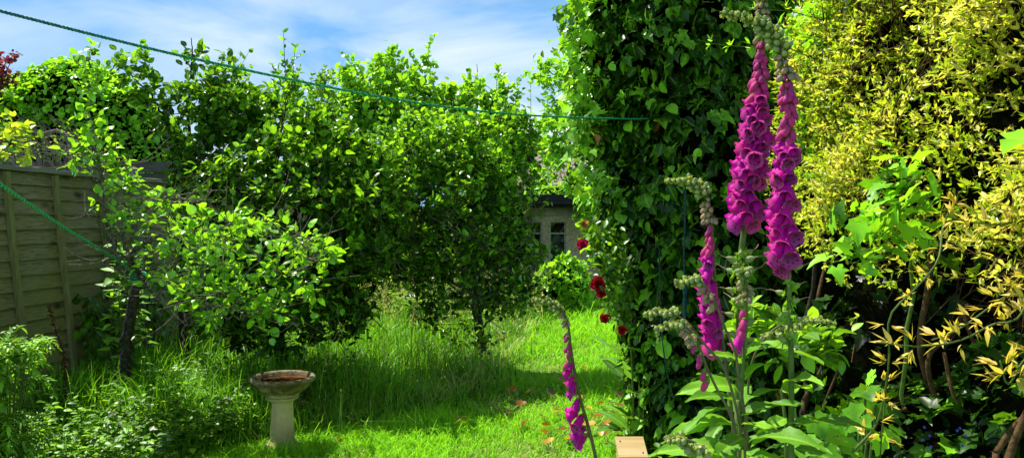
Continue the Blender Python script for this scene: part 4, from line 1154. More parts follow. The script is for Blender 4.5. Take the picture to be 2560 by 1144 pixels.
def octo(k, th, r, z):
    a_ = (th + .2) % (math.pi / 4) - math.pi / 8
    f = np.cos(math.pi / 8) / np.cos(a_)
    w_ = np.clip((.30 - z) / .03, 0, 1)
    relief = .018 * np.sin(z * 60 + np.sin(th * 16) * 2) * np.sin(th * 16) * (np.abs(a_) < .27) * np.clip((z - .02) / .05, 0, 1)
    return 1 + w_ * (f * 1.03 - 1) + w_ * relief


prof = [(.12, -.02), (.12, .03), (.095, .045), (.082, .06)] + [(.080 - .011 * u, .065 + .235 * u) for u in np.linspace(0, 1, 28)] + [(.069, .306), (.074, .316), (.084, .325), (.098, .333), (.104, .338), (.104, .3448), (.001, .3448)]
lathe(g, prof, (0, 0, 0), 96, octo); o = g.build('pedestal', M['stone']); o.parent = bb
g = Geo(); lathe(g, [(.001, .458), (.09, .458), (.172, .458)], (0, 0, 0), 48); o = g.build('water', M['water']); o.parent = bb

# ------------------------------------------------------------------ small things in the grass
g = Geo(); c = np.array([.662, 4.3, 0]); sl_ = math.radians(38)
wb = thing('wooden_box', 'pale plywood box with sloping lid standing at the lawn edge, bottom right of the path', 'box', c)
w2, dp, hf, hb_ = .072, .075, .205, .262
g.add([c + v for v in ((-w2, -dp, 0), (w2, -dp, 0), (w2, dp, 0), (-w2, dp, 0), (-w2, -dp, hf), (w2, -dp, hf), (w2, dp, hb_), (-w2, dp, hb_))], None, [(0, 3, 2, 1), (0, 1, 5, 4), (1, 2, 6, 5), (2, 3, 7, 6), (3, 0, 4, 7), (4, 5, 6, 7)])
g.build('box_body', M['ply'], wb, False)
g = Geo(); lz = .012
q_ = [c + v for v in ((-w2 - .008, -dp - .012, hf - .004), (w2 + .008, -dp - .012, hf - .004), (w2 + .008, dp + .01, hb_ + .004), (-w2 - .008, dp + .01, hb_ + .004))]
g.add(q_ + [v + np.array([0, -.005, lz + .004]) for v in q_], None, [(0, 3, 2, 1), (4, 5, 6, 7), (0, 1, 5, 4), (1, 2, 6, 5), (2, 3, 7, 6), (3, 0, 4, 7)]); ld = g.build('lid', M['ply'], wb, False)
for (u, v) in ((.15, .75), (.85, .2)):
    P0 = np.array(q_[0]) * (1 - u) * (1 - v) + np.array(q_[1]) * u * (1 - v) + np.array(q_[2]) * u * v + np.array(q_[3]) * (1 - u) * v + [0, -.004, lz + .004]
    g = Geo(); tube(g, [P0, P0 + [0, -.002, .004]], .004, 8); link('screw', g.mesh('screw', M['vine']), ld).matrix_parent_inverse = Matrix.Identity(4)

# dandelions
for (px, Y, lab) in ((850, 5.05, 'yellow dandelion flower in the short grass right of the bird bath'),):
    c = gnd(px, Y); dn = thing('dandelion', lab, 'flower', c)
    g = Geo(); tube(g, spline([c, c + [.005, 0, .04], c + [0, 0, .075]], 6), .003, 5); g.build('stem', M['green_stem'], dn)
    g = Geo()
    for k in range(46):
        a_ = k * 2.39996; f = k / 46; leaves(g, NARROW, [c + [0, 0, .075]], [[math.cos(a_) * (.3 + f), math.sin(a_) * (.3 + f), 1.1 - f]], [[0, 0, 1]], [.019], [f])
    g.build('flower_head', M['yellow'], dn)
c = gnd(846, 5.35); g = Geo(); S = spline([c, c + [.01, 0, .15], c + [.02, 0, .33]], 8); tube(g, S, np.linspace(.003, .002, 8), 5, .4)
leaves(g, NARROW, np.repeat(S[-1:], 14, 0), rvec(14), rvec(14), .014, .6)
tag(g.build('seed_stalk', M['seed']), 'single dry seed stalk standing right of the bird bath', 'plant')
g = Geo(); tube(g, spline([at(905, 1052, 5.35), at(960, 1051, 5.4), at(1010, 1053, 5.45)], 8), .0022, 5, .9)
tag(g.build('straw', M['seed']), 'pale straw stalk lying level in the long grass', 'straw')
tag(blob_obj('log', at(1045, 757, 10.2), (.16, .22, .05), M['vine'], .06), 'cut brown log end lying in the grass behind the centre tree', 'log')

# fallen leaves
fl = [tmpl_fan([-160, -120, -70, -35, 0, 35, 70, 120, 160], [.3, .6, .8, .7, 1, .7, .8, .6, .3], .35, droop=-.3), tmpl_strip([.2, .5, .8], [.25, .38, .25], .6, -.3)]
flm = []
for k in range(6):
    g = Geo(); leaves(g, [fl[k % 2]], [[-.5, 0, 0]], [[1, 0, 0]], [[0, 0, 1]], [1.0], [k / 5.])
    flm.append(g.mesh('fallen_leaf', M['orange_leaf']))
spots = [(1300, 1030), (1330, 1005), (1383, 1040), (1350, 1065), (1370, 1092), (1400, 1050), (1440, 1010), (1465, 1020), (1480, 1045), (1500, 1030), (1490, 1065), (1510, 1085), (1530, 1060), (1470, 1090), (1500, 1110), (1515, 1100),
         (1455, 1075), (1405, 1110), (1430, 1125), (1345, 1115), (1310, 1085), (1260, 1060), (1240, 1050), (1160, 1075), (1430, 980), (1400, 975), (1460, 935), (1540, 1010), (1550, 1040), (1525, 1120), (1350, 1130), (1385, 1135), (1280, 1000), (1365, 1010)]
for (px, py) in spots:
    px += rng.normal(0, 6); Y = CAM_Z * F / (py - HOR)
    c = np.array([(px - 1280) / F * Y, Y, 0]); c[2] = gz(c[0], c[1]) + rng.uniform(.055, .08)
    o = place('fallen_leaf', flm[rng.integers(0, 6)], None, c, unit(np.array([0, 0, 1.]) + rng.normal(0, .3, 3)), rng.uniform(.05, .08), rng.uniform(0, 6))
    tag(o, 'curled orange brown fallen leaf lying on the mown grass near the ivy', 'leaf', 'fallen leaves on the lawn path')

# ------------------------------------------------------------------ weeds, bottom left
def weeds(name, label, n, region, hmin, hmax, leaf, lm, tmpls=OVATE, tone=(.5, .25), pairs=5):
    g = Geo()
    for k in range(n):
        x_, y_ = region()
        h = rng.uniform(hmin, hmax); c = np.array([x_, y_, 0]); tip = c + [rng.normal(0, .3) * h, rng.normal(0, .3) * h, h]
        S = spline([c, (c + tip) / 2 + rng.normal(0, .03, 3), tip], 8); tube(g, S, np.linspace(.003, .0015, 8), 3, .4, caps=False)
        m_ = pairs * 2; u = rng.uniform(.25, 1, m_) * 7; i0 = np.clip(u.astype(int), 0, 6); fr = (u - i0)[:, None]; q = S[i0] * (1 - fr) + S[i0 + 1] * fr
        a_ = rng.uniform(0, 6.28, m_); d = np.stack([np.cos(a_), np.sin(a_), rng.uniform(-.1, .5, m_)], 1)
        leaves(g, tmpls, q, d, np.array([0, 0, 1.]) + rvec(m_) * .45, leaf * rng.uniform(.5, 1.2, m_), np.clip(rng.normal(tone[0], tone[1], m_), 0, 1))
    return tag(g.build(name, M[lm]), label, 'weeds', kind='stuff')


def reg_left():
    while True:
        y_ = rng.uniform(4.2, 7.0); x_ = rng.uniform(-3.9, -1.25)
        if x_ > -4.25 + .114 * y_ and x_ < np.interp(y_, [4.2, 5.0, 5.6, 7.0], [-2.0, -1.95, -1.6, -1.3]): return x_, y_


weeds('weed_cover', 'mixed leafy weeds covering the bed between fence and bird bath', 1500, reg_left, .08, .38, .052, 'weed', OVATE, (.42, .28), 6)
weeds('ivy_foot_weeds', 'low leafy weeds at the foot of the ivy beside the path', 330, lambda: (lambda y_: (rng.uniform(.70, 1.5) * (y_ / 5.0) + (.15 if y_ < 4.6 else 0), y_))(rng.uniform(4.3, 5.6)), .06, .3, .05, 'weed', OVATE, (.5, .25), 6)


# shrub at the bottom left corner: sprays of toothed leaflets
t = thing('leafy_shrub', 'bright leafy shrub with pointed leaflets in the bottom left corner', 'shrub', gnd(20, 4.0)); g = Geo(); w = Geo()
for k in range(120):
    e = sample_blobs([(-35, 970, 4.0, 70, 110, .4), (-5, 890, 4.0, 50, 25, .3), (-40, 1090, 3.9, 70, 90, .4)], 3, .55)[k % 3]
    c0 = gnd(20, 4.0); S = spline([c0 * .7 + np.array([e[0], e[1], 0]) * .3, c0 * .4 + e * .6 + [0, 0, .1], e], 8)
    tube(w, S, np.linspace(.005, .002, 8), 4, caps=False)
    az = rng.uniform(-2.2, 1.2); out_ = np.array([math.cos(az), math.sin(az), rng.uniform(-.1, .35)])
    for j in range(3):
        dv = unit(out_ + rng.normal(0, .35, 3)); L_ = rng.uniform(.08, .15)
        R_ = spline([e, e + dv * L_ * .6 + [0, 0, .02], e + dv * L_ + [0, 0, -.03]], 7); T_ = unit(np.gradient(R_, axis=0)); sd = unit(np.cross(T_, [0, 0, 1.])); tb = np.clip(rng.normal(.55, .2), 0, 1)
        for s in (-1, 1): leaves(g, LANCE, R_[1:], sd[1:] * s * .9 + T_[1:] * .7, np.array([0, 0, 1.]) + rvec(6) * .25, L_ * .42 * np.linspace(1, .6, 6), tb, [1.2] * 6)
        leaves(g, LANCE, R_[-1:], T_[-1:], [[0, 0, 1]], [L_ * .4], [tb], [1.2])
w.build('stems', M['green_stem'], t); g.build('foliage', M['weed'], t)

# hop bine and other climbers on the fence behind the pear
t = thing('hop_bine', 'climbing hop with pale pointed leaves between pear trunk and fence', 'climber', gnd(300, 6.2)); g = Geo(); w = Geo()
for k in range(4):
    x0 = 285 + 22 * k; S = spline([gnd(x0, 6.15), at(x0 + rng.normal(0, 10), 850, 6.15), at(x0 + rng.normal(0, 14), 730, 6.1), at(x0 - 10 + rng.normal(0, 14), 610, 6.1)], 26); tube(w, S, .004, 4)
    T_ = unit(np.gradient(S, axis=0)); n_ = 52; q = np.repeat(S, 2, 0); a_ = rng.uniform(0, 6.28, n_)
    leaves(g, LANCE, q, np.stack([np.cos(a_), np.sin(a_), rng.uniform(-.3, .3, n_)], 1), np.array([0, -.2, 1.]) + rvec(n_) * .4, rng.uniform(.07, .15, n_), rng.uniform(.3, 1, n_), rng.uniform(.9, 1.6, n_))
w.build('stems', M['green_stem'], t); g.build('foliage', M['weed'], t)
t = thing('bindweed', 'dark heart leaved bindweed climbing the shaded fence boards', 'climber', gnd(200, 6.6)); g = Geo(); w = Geo()
for k in range(9):
    Y = rng.uniform(6.3, 8.2); S = np.array([fpt(Y + .08 * math.sin(z * 5 + k), .08, z) for z in np.linspace(.02, rng.uniform(.7, 1.5), 22)]); tube(w, S, .003, 4)
    q = np.repeat(S, 3, 0) + rng.normal(0, .05, (66, 3)); q += fn * .04
    leaves(g, ROUND, q, rvec(66) * .5 + [0, 0, -.7] + fn * .3, rvec(66) * .4 + fn * .8 + [0, 0, .4], rng.uniform(.05, .10, 66), np.clip(rng.normal(.35, .2, 66), 0, 1))
w.build('stems', M['green_stem'], t); g.build('foliage', M['dark_leaf'], t)
g = Geo(); S = spline([gnd(165, 5.35), at(160, 900, 5.35), at(140, 830, 5.35), at(122, 765, 5.35)], 30); tube(g, S, np.linspace(.006, .002, 30), 5, .2)
q = np.repeat(S[6:], 12, 0) + rng.normal(0, .009, (288, 3)); leaves(g, NARROW, q, rvec(288), rvec(288), .018, rng.uniform(0, .5, 288), 2.0)
tag(g.build('dock_seed_spike', solid_mat('rusty_seed', [(.3, (.06, .02, .012)), (.7, (.16, .06, .035))], 30, .9, 0)), 'rusty brown dried dock spike against the left fence', 'plant')
# white bindweed petals low left
for (px, py, Y, lab) in ((408, 1112, 4.75, 'fallen white petals among the weeds at the bottom, left of the bird bath'),):
    g = Geo(); c = at(px, py, Y); n_ = 7; leaves(g, ROUND, c + rng.normal(0, .015, (n_, 3)), rvec(n_), rvec(n_) * .4 + [0, -.3, 1], .035, .7); tag(g.build('white_flower', M['white_petal']), lab, 'flower')

# ------------------------------------------------------------------ foxgloves
def bell_mesh(seed):
    r_ = np.random.default_rng(seed); g = Geo(); seg = 18; th = np.arange(seg) * 2 * math.pi / seg
    prof = [(.03, -.02), (.10, .02), (.135, .10), (.15, .2), (.19, .36), (.235, .55), (.255, .72), (.275, .86), (.33, .96), (.40, 1.0)]
    V = []
    for k, (r, z) in enumerate(prof):
        f = max(0, (z - .86) / .14)
        lob = 1 + f * (.10 * np.cos(th * 5 + r_.uniform(0, .4)) + .05 * r_.normal(size=seg))
        zz = z + f * (.09 * np.cos(th) + .02 * np.cos(th * 5)) + .05 * z * z * np.cos(th)
        V.append(np.stack([r * lob * np.cos(th), r * lob * np.sin(th) * 1.04, zz], 1))
    n = len(prof); i, j = np.meshgrid(np.arange(n - 1), np.arange(seg), indexing='ij'); k = (j + 1) % seg
    g.add(np.vstack(V), None, np.stack([i * seg + j, i * seg + k, (i + 1) * seg + k, (i + 1) * seg + j], -1).reshape(-1, 4), .5, np.repeat(np.linspace(0, 1, n), seg))
    for q in range(5):
        a_ = q * 2 * math.pi / 5; leaves(g, [tmpl_strip([.2, .5, .8], [.2, .3, .2], -.2, -.25)], [[.03 * math.cos(a_), .03 * math.sin(a_), -.06]], [[.55 * math.cos(a_), .55 * math.sin(a_), .8]], [[math.cos(a_), math.sin(a_), -.5]], [.3], [.5], mi=1)
    tube(g, [(0, 0, -.22), (0, 0, -.03)], .035, 5, mi=1)
    return g.mesh('flower', [M['bell'], M['fox_leaf']])


def bud_mesh(mat, wide=.24, calyx=.5):
    g = Geo(); seg = 10
    lathe(g, [(.02, 0), (wide * .62, .12), (wide * .9, .35), (wide, .6), (wide * .8, .85), (wide * .4, .97), (.01, 1.0)], (0, 0, 0), seg)
    n = 7; g.side[-1] = np.repeat(np.linspace(0, 1, n), seg)
    for q in range(5):
        a_ = q * 2 * math.pi / 5; leaves(g, [tmpl_strip([.2, .5, .8], [.25, .36, .22], -.3, -.2)], [[.04 * math.cos(a_), .04 * math.sin(a_), -.08]], [[.42 * math.cos(a_), .42 * math.sin(a_), .9]], [[math.cos(a_), math.sin(a_), -.4]], [calyx], [.6], mi=1)
    tube(g, [(0, 0, -.3), (0, 0, .02)], .05, 5, mi=1)
    return g.mesh('bud', [mat, M['fox_leaf'] if mat is M['bud_pink'] else M['calyx']])


def capsule_mesh():
    g = Geo(); lathe(g, [(.02, 0), (.2, .15), (.26, .4), (.2, .65), (.07, .85), (.02, .95)], (0, 0, 0), 8)
    g.side[-1][:] = .4
    for q in range(5):
        a_ = q * 2 * math.pi / 5; leaves(g, LANCE, [[0, 0, 0]], [[math.cos(a_), math.sin(a_), .55]], [[0, 0, 1]], [.62], [.8], [1.7], mi=1)
    tube(g, spline([(0, 0, .9), (.05, 0, 1.35), (.25, 0, 1.75)], 7), np.linspace(.045, .02, 7), 4, mi=2)
    tube(g, [(0, 0, -.3), (0, 0, .02)], .05, 5, mi=1)
    return g.mesh('seed_capsule', [M['bud_green'], M['fox_leaf'], M['bud_mid']])


def foxleaf_mesh(seed):
    r_ = np.random.default_rng(seed); g = Geo(); n = 16; s = 9
    u = np.linspace(0, 1, n); v = np.linspace(-1, 1, s); U, Vv = np.meshgrid(u, v, indexing='ij')
    hw = .17 * np.sin(np.pi * np.clip(U, .0, 1) ** .8) ** .75 * (1 - .35 * U) + .012
    x = U; y = Vv * hw * (1 + .05 * np.sin(U * 60))
    z = .30 * np.abs(Vv) * hw - r_.uniform(.25, .5) * U ** 2 + .16 * U + .012 * np.sin(U * 42 - np.abs(Vv) * 5) * np.abs(Vv) + .03 * np.sin(U * 11 + Vv * 2 + seed) * np.abs(Vv)
    y = y + .05 * np.sin(U * 2 + seed)
    i, j = np.meshgrid(np.arange(n - 1), np.arange(s - 1), indexing='ij')
    g.add(np.stack([x, y, z], -1).reshape(-1, 3), None, np.stack([i * s + j, i * s + j + 1, (i + 1) * s + j + 1, (i + 1) * s + j], -1).reshape(-1, 4), r_.uniform(.35, .75), np.abs(Vv).ravel())
    return g.mesh('leaf', M['fox_leaf'])


BELL = [bell_mesh(k) for k in range(4)]
BUDP, BUDM, BUDG = bud_mesh(M['bud_pink'], .23, .42), bud_mesh(M['bud_mid'], .26, .62), bud_mesh(M['bud_green'], .28, .8)
CAPS = capsule_mesh(); FLEAF = [foxleaf_mesh(k) for k in range(4)]


def place_x(name, me, parent, pos, d, nrm, scale, wid=1.0):
    """a shared leaf mesh: +x along d, +z along nrm"""
    d = unit(np.asarray(d, float)); y = unit(np.cross(nrm, d)); z = np.cross(d, y)
    o = bpy.data.objects.new(name, me); C.objects.link(o); o.parent = parent
    R = Matrix(((d[0], y[0] * wid, z[0]), (d[1], y[1] * wid, z[1]), (d[2], y[2] * wid, z[2]))).to_4x4()
    o.matrix_local = Matrix.Translation(Vector([float(c) for c in pos]) - parent.location) @ R @ Matrix.Diagonal((scale, scale, scale, 1))
    return o


def foxglove(label, path, segs, r0=.009, r1=.002, stem='fox_stem', base=None, nleaf=0, leafz=(.7, 1.1), leafL=(.14, .24)):
    """path from the base up to the tip; segs: (from py/s, ...)"""
    P = np.array(path, float)
    if base is not None: P = np.vstack([[base]] + [[base + (P[0] - base) * f] for f in (.35, .65, .85, .95)] + [P])
    t = thing('foxglove', label, 'foxglove', [P[0][0], P[0][1], 0], 'foxgloves at the right of the lawn')
    S = spline(P, 160); g = Geo(); tube(g, S, r0 + (r1 - r0) * np.linspace(0, 1, 160) ** 1.3, 8)
    T = unit(np.gradient(S, axis=0))
    g.build('stem', M[stem], t)
    KI = [int(np.argmin(np.linalg.norm(S - q, axis=1))) for q in np.array(path, float)]
    cnt = 0
    for (s0, s1, n, kind, z0, z1, bias, sprd, pitch) in segs:
        for k in range(n):
            s = s0 + (s1 - s0) * (k + .5 * rng.uniform(0, 1)) / n
            i_ = int(np.clip(np.interp(s, np.arange(len(KI)), KI), 0, 159)); p = S[i_]; tg = T[i_]
            f = (k + .5) / n; size = z0 + (z1 - z0) * f
            a_ = bias + sprd * ((cnt * .618034) % 1 * 2 - 1) + rng.normal(0, .08); cnt += 1
            hor = np.array([math.cos(a_), math.sin(a_), 0])
            pt = pitch + rng.normal(0, .09)
            size *= rng.uniform(.86, 1.1) * (1.35 if kind == 'tip' else 1.15 if kind in ('green', 'pale') else 1)
            if kind in ('tip',):           # buds stand out from the stem, pointing along it
                side = unit(hor - tg * np.dot(hor, tg)); ax = unit(side * .8 + tg * .45)
                me = BUDG
            else:
                if kind == 'green': size *= 1.3
                ax = hor * math.cos(pt) + np.array([0, 0, -1]) * math.sin(pt)
                if kind in ('green', 'pale') : ax = unit(hor * .8 + np.array([0, 0, -.65]))
                me = {'bell': BELL[rng.integers(0, 4)], 'pink': BUDP, 'pale': BUDM, 'green': BUDG, 'caps': CAPS}[kind]
                if kind == 'caps': ax = unit(hor + np.array([0, 0, .35]))
            off = (.2 if kind == 'bell' else .28) * size
            pos = p + ax * off
            roll = rng.uniform(-.4, .4)
            if kind == 'bell':
                # turn the long lower lip downward
                q = Vector([float(c) for c in ax]).to_track_quat('Z', 'Y'); lx = q @ Vector((1, 0, 0)); ly = q @ Vector((0, 1, 0))
                dn = Vector((0, 0, -1)); ang = math.atan2(dn.dot(ly), dn.dot(lx))
                place('flower', me, t, pos, ax, size, ang + roll * .5)
            else:
                place({'caps': 'seed_capsule'}.get(kind, 'bud'), me, t, pos, ax, size, roll * 4)
    for k in range(nleaf):
        z_ = leafz[0] + (leafz[1] - leafz[0]) * (k + rng.uniform(0, .8)) / nleaf
        i_ = int(np.argmin(np.abs(S[:, 2] - z_))); a_ = k * 2.39996 + rng.normal(0, .3)
        L_ = rng.uniform(*leafL) * (1.0 - .35 * k / max(1, nleaf))
        v = np.array([math.cos(a_), math.sin(a_), rng.uniform(.0, .5)])
        place_x('leaf', FLEAF[rng.integers(0, 4)], t, S[i_], v, np.array([-.4 * v[0], -.4 * v[1], 1]), L_)
    return t


FD = 1.5
LB = math.radians(215)      # bells face the camera and a little left
def fp(d, *pts): return [at(x_, y_, d) for x_, y_ in pts]


foxglove('tallest foxglove, its thick spike of open magenta bells leaving the top of the picture',
         fp(1.55, (1842, 1130), (1848, 900), (1850, 680), (1862, 560), (1882, 400), (1897, 250), (1907, 130), (1905, 20), (1902, -40)),
         [(1.0, 2.55, 24, 'caps', .030, .026, 0, 3.1, 0), (3.3, 4.85, 38, 'bell', .044, .038, LB, 1.75, .85), (4.85, 5.35, 13, 'bell', .036, .030, LB, 1.5, .85), (5.35, 6.45, 24, 'pink', .034, .020, LB, 1.5, .95), (6.45, 7.9, 22, 'pale', .018, .010, LB, 2.2, .8)],
         .0105, .004, base=np.array([.44, 1.6, 0]), nleaf=14, leafz=(.45, 1.25), leafL=(.17, .26))
foxglove('second tall foxglove whose green tip arches over to the left above its magenta bells',
         fp(1.45, (1978, 1130), (1978, 900), (1972, 680), (1972, 400), (1976, 250), (1966, 160), (1935, 90), (1880, 52), (1800, 32)),
         [(1.2, 2.15, 14, 'caps', .026, .022, 0, 3.1, 0), (2.22, 3.12, 25, 'bell', .044, .039, math.radians(195), 1.4, .95), (3.12, 3.45, 8, 'bell', .036, .032, LB, 1.3, .9), (3.45, 4.9, 27, 'pink', .034, .019, LB, 1.5, 1.0), (4.85, 5.7, 14, 'pale', .020, .014, LB, 1.8, .9), (5.3, 7.98, 50, 'tip', .015, .009, -1.2, 3.0, 0)],
         .0085, .0028, base=np.array([.53, 1.45, 0]), nleaf=12, leafz=(.5, 1.2), leafL=(.15, .24))
foxglove('slender foxglove with nodding cream tip and narrow pink spike, left of the two tall ones',
         fp(1.55, (1838, 1130), (1822, 960), (1802, 820), (1790, 720), (1782, 620), (1779, 540), (1762, 485), (1725, 456), (1662, 452)),
         [(2.0, 3.75, 15, 'bell', .042, .040, math.radians(195), 1.2, 1.0), (3.75, 4.2, 4, 'bell', .034, .030, math.radians(195), .9, 1.0), (4.2, 5.1, 10, 'pink', .028, .019, math.radians(195), 1.1, 1.1), (5.0, 6.1, 14, 'pale', .018, .013, math.radians(210), 1.5, .9), (6.0, 7.98, 34, 'tip', .013, .009, -1.3, 3.0, 0)],
         .006, .0022, 'mauve_stem', np.array([.43, 1.62, 0]), nleaf=6, leafz=(.5, 1.15), leafL=(.14, .2))
foxglove('lone thin foxglove leaning left in front of the sunny lawn path',
         fp(2.0, (1488, 1140), (1472, 1070), (1452, 1000), (1437, 930), (1427, 870), (1420, 810), (1406, 778), (1375, 757), (1330, 746)),
         [(0.9, 3.0, 9, 'bell', .044, .036, math.radians(195), .9, .9), (3.0, 3.7, 3, 'bell', .032, .028, math.radians(200), .8, 1.0), (3.7, 5.0, 7, 'pink', .032, .020, math.radians(200), 1.0, 1.1), (5.0, 6.1, 9, 'pale', .015, .012, math.radians(215), 1.4, .9), (6.1, 7.98, 20, 'tip', .013, .009, -1.3, 3.0, 0)],
         .0065, .003, 'mauve_stem', np.array([.245, 2.0, 0]), nleaf=5, leafz=(.5, .92), leafL=(.13, .2))
foxglove('short foxglove with a few hanging pink buds between the two tall stems',
         fp(1.42, (1848, 1130), (1856, 950), (1864, 820), (1866, 740), (1862, 690), (1858, 672)),
         [(2.0, 2.1, 1, 'bell', .042, .042, math.radians(205), .2, 1.1), (2.15, 3.1, 4, 'pink', .036, .026, math.radians(200), .7, 1.1), (3.1, 4.2, 8, 'pale', .018, .013, LB, 2.5, .6), (4.2, 4.98, 9, 'tip', .014, .010, LB, 3, 0)],
         .0055, .003, 'fox_stem', np.array([.425, 1.45, 0]), nleaf=5, leafz=(.6, 1.15), leafL=(.12, .18))
foxglove('drooping foxglove side shoot of closed buds crossing the slender pink spike',
         fp(1.4, (1862, 1040), (1850, 960), (1838, 880), (1815, 825), (1790, 760), (1765, 716), (1735, 700), (1686, 712)),
         [(4.0, 5.6, 7, 'pale', .018, .014, math.radians(215), 1.2, .9), (5.5, 6.98, 18, 'tip', .013, .008, -1.3, 3, 0)], .004, .002, 'mauve_stem', np.array([.43, 1.42, 0]), nleaf=2, leafz=(.8, 1.1))
foxglove('lower arching foxglove shoot tipped with green buds, farthest left of the cluster',
         fp(1.38, (1850, 1060), (1815, 930), (1790, 892), (1755, 852), (1717, 805), (1690, 787), (1650, 780), (1607, 787)),
         [(3.4, 5.0, 9, 'pale', .017, .014, math.radians(230), 1.2, .9), (5.0, 6.98, 22, 'tip', .013, .008, -1.3, 3, 0)], .004, .002, 'mauve_stem', np.array([.42, 1.42, 0]), nleaf=2, leafz=(.8, 1.05))
foxglove('lowest arching foxglove shoot with four red pink buds hanging below it',
         fp(1.33, (1838, 1080), (1820, 1022), (1790, 967), (1765, 912), (1745, 857), (1722, 822), (1690, 812), (1634, 824)),
         [(2.7, 4.3, 5, 'pink', .026, .020, math.radians(200), .6, 1.2), (4.2, 5.5, 7, 'pale', .016, .014, math.radians(215), 1.2, .9), (5.4, 6.98, 17, 'tip', .012, .008, -1.3, 3, 0)], .004, .002, 'mauve_stem', np.array([.41, 1.4, 0]), nleaf=2, leafz=(.8, 1.05))
foxglove('green foxglove shoot arching to the right behind the second tall stem',
         fp(1.6, (1868, 1060), (1872, 950), (1885, 890), (1910, 848), (1945, 816), (1990, 803), (2040, 801), (2090, 808)),
         [(3.5, 5.5, 9, 'green', .015, .013, -1.2, 2.5, .9), (5.4, 6.98, 18, 'tip', .012, .008, -1.3, 3, 0)], .0035, .002, 'mauve_stem', np.array([.49, 1.62, 0]), nleaf=2, leafz=(.8, 1.1))
foxglove('unopened foxglove tip at the very bottom of the picture beside the plywood box',
         fp(1.15, (1790, 1200), (1775, 1150), (1745, 1110), (1710, 1098), (1664, 1098)),
         [(1.8, 3.0, 8, 'green', .014, .012, -1.5, 2.5, .9), (3.0, 3.98, 20, 'tip', .012, .008, -1.5, 3, 0)], .004, .002, 'mauve_stem', np.array([.34, 1.2, 0]))
# big lit rosette leaves seen at the foot of the group
foot = thing('foxglove', 'leafy foxglove rosette of broad lit green leaves at the foot of the tall spikes', 'foxglove', (.42, 1.5, 0), 'foxgloves at the right of the lawn')
g = Geo(); tube(g, spline([(.42, 1.5, 0), (.425, 1.5, .5), at(1845, 1000, 1.45)], 12), np.linspace(.014, .006, 12), 8); g.build('stem', M['fox_stem'], foot)
big = [((1835, 1060), (1690, 1075), 1.42), ((1830, 1020), (1705, 1062), 1.40), ((1832, 960), (1712, 975), 1.44), ((1835, 1000), (1735, 1008), 1.40), ((1850, 985), (1760, 935), 1.5), ((1830, 1130), (1660, 1120), 1.3), ((1850, 1040), (1990, 1010), 1.4), ((1850, 1060), (1960, 1090), 1.35),
       ((1960, 960), (2035, 950), 1.45), ((1860, 950), (1940, 905), 1.5), ((1850, 1090), (1800, 1150), 1.32), ((1870, 1100), (2040, 1110), 1.3), ((1970, 1060), (2090, 1060), 1.4), ((1850, 900), (1920, 865), 1.48), ((1845, 905), (1790, 880), 1.46), ((1840, 1140), (1740, 1180), 1.3), ((1985, 1120), (2080, 1150), 1.35), ((1860, 1010), (1930, 970), 1.46), ((1960, 1040), (1890, 1100), 1.36), ((1870, 1140), (1950, 1150), 1.3), ((1800, 1060), (1770, 1150), 1.33)]
for (a_, b_, d_) in big:
    p0 = at(a_[0], a_[1], d_); p1 = at(b_[0], b_[1], d_ - .05 + rng.uniform(-.04, .04)); v = p1 - p0
    place_x('leaf', FLEAF[rng.integers(0, 4)], foot, p0, unit(v) + [0, 0, .12], np.array([0, -.25, 1.]) + rng.normal(0, .15, 3), np.linalg.norm(v) * 1.12, rng.uniform(1.0, 1.35))

# white flowered small rose behind the stems
t = thing('white_flowering_shrub', 'low leafy shrub with small white flowers behind the second tall foxglove', 'shrub', np.array([.72, 2.0, 0])); g = Geo(); w = Geo()
T = sample_blobs([(1960, 840, 2.0, 90, 40, .15), (1900, 800, 2.0, 60, 40, .12), (2040, 860, 2.0, 60, 30, .12)], 55, .1)
grow([([np.array([.72, 2.0, 0]), np.array([.70, 2.0, .7]), at(1960, 860, 2.0)], .010, .004)], T, w, g, OVATE, .05, 5, twig=.002, tone=(.6, .2), spread=.06)
w.build('stems', M['green_stem'], t); g.build('foliage', M['weed'], t)
for (px, py) in ((1990, 862), (2012, 868), (2000, 880)):
    g = Geo(); c = at(px, py, 1.93)
    for k in range(5):
        a_ = k * 1.2566; leaves(g, ROUND[:1], [c], [[math.cos(a_), -.3, math.sin(a_)]], [[0, -1, .2]], [.010], [.5])
    g.build('blossom', M['white_petal'], t)

# ------------------------------------------------------------------ golden jasmine hedge on the right
hd = thing('golden_jasmine', 'large golden leaved jasmine hedge filling the right side', 'hedge', np.array([1.6, 2.5, 0]))
gA, gB = Geo(), Geo(); w = Geo()


def hedge_x(Y, z):
    """face of the hedge: a leaning, lumpy sheet along the right boundary"""
    return 1.20 + .16 * (z - 1.5) + .07 * np.sin(Y * 5.1 + 1.5 * np.sin(z * 4)) * np.sin(z * 6.3 + 1) + .035 * np.sin(Y * 13 + z * 9) - .10 * np.clip(3.1 - Y, 0, 1) * np.clip(z - 1.9, 0, 1)


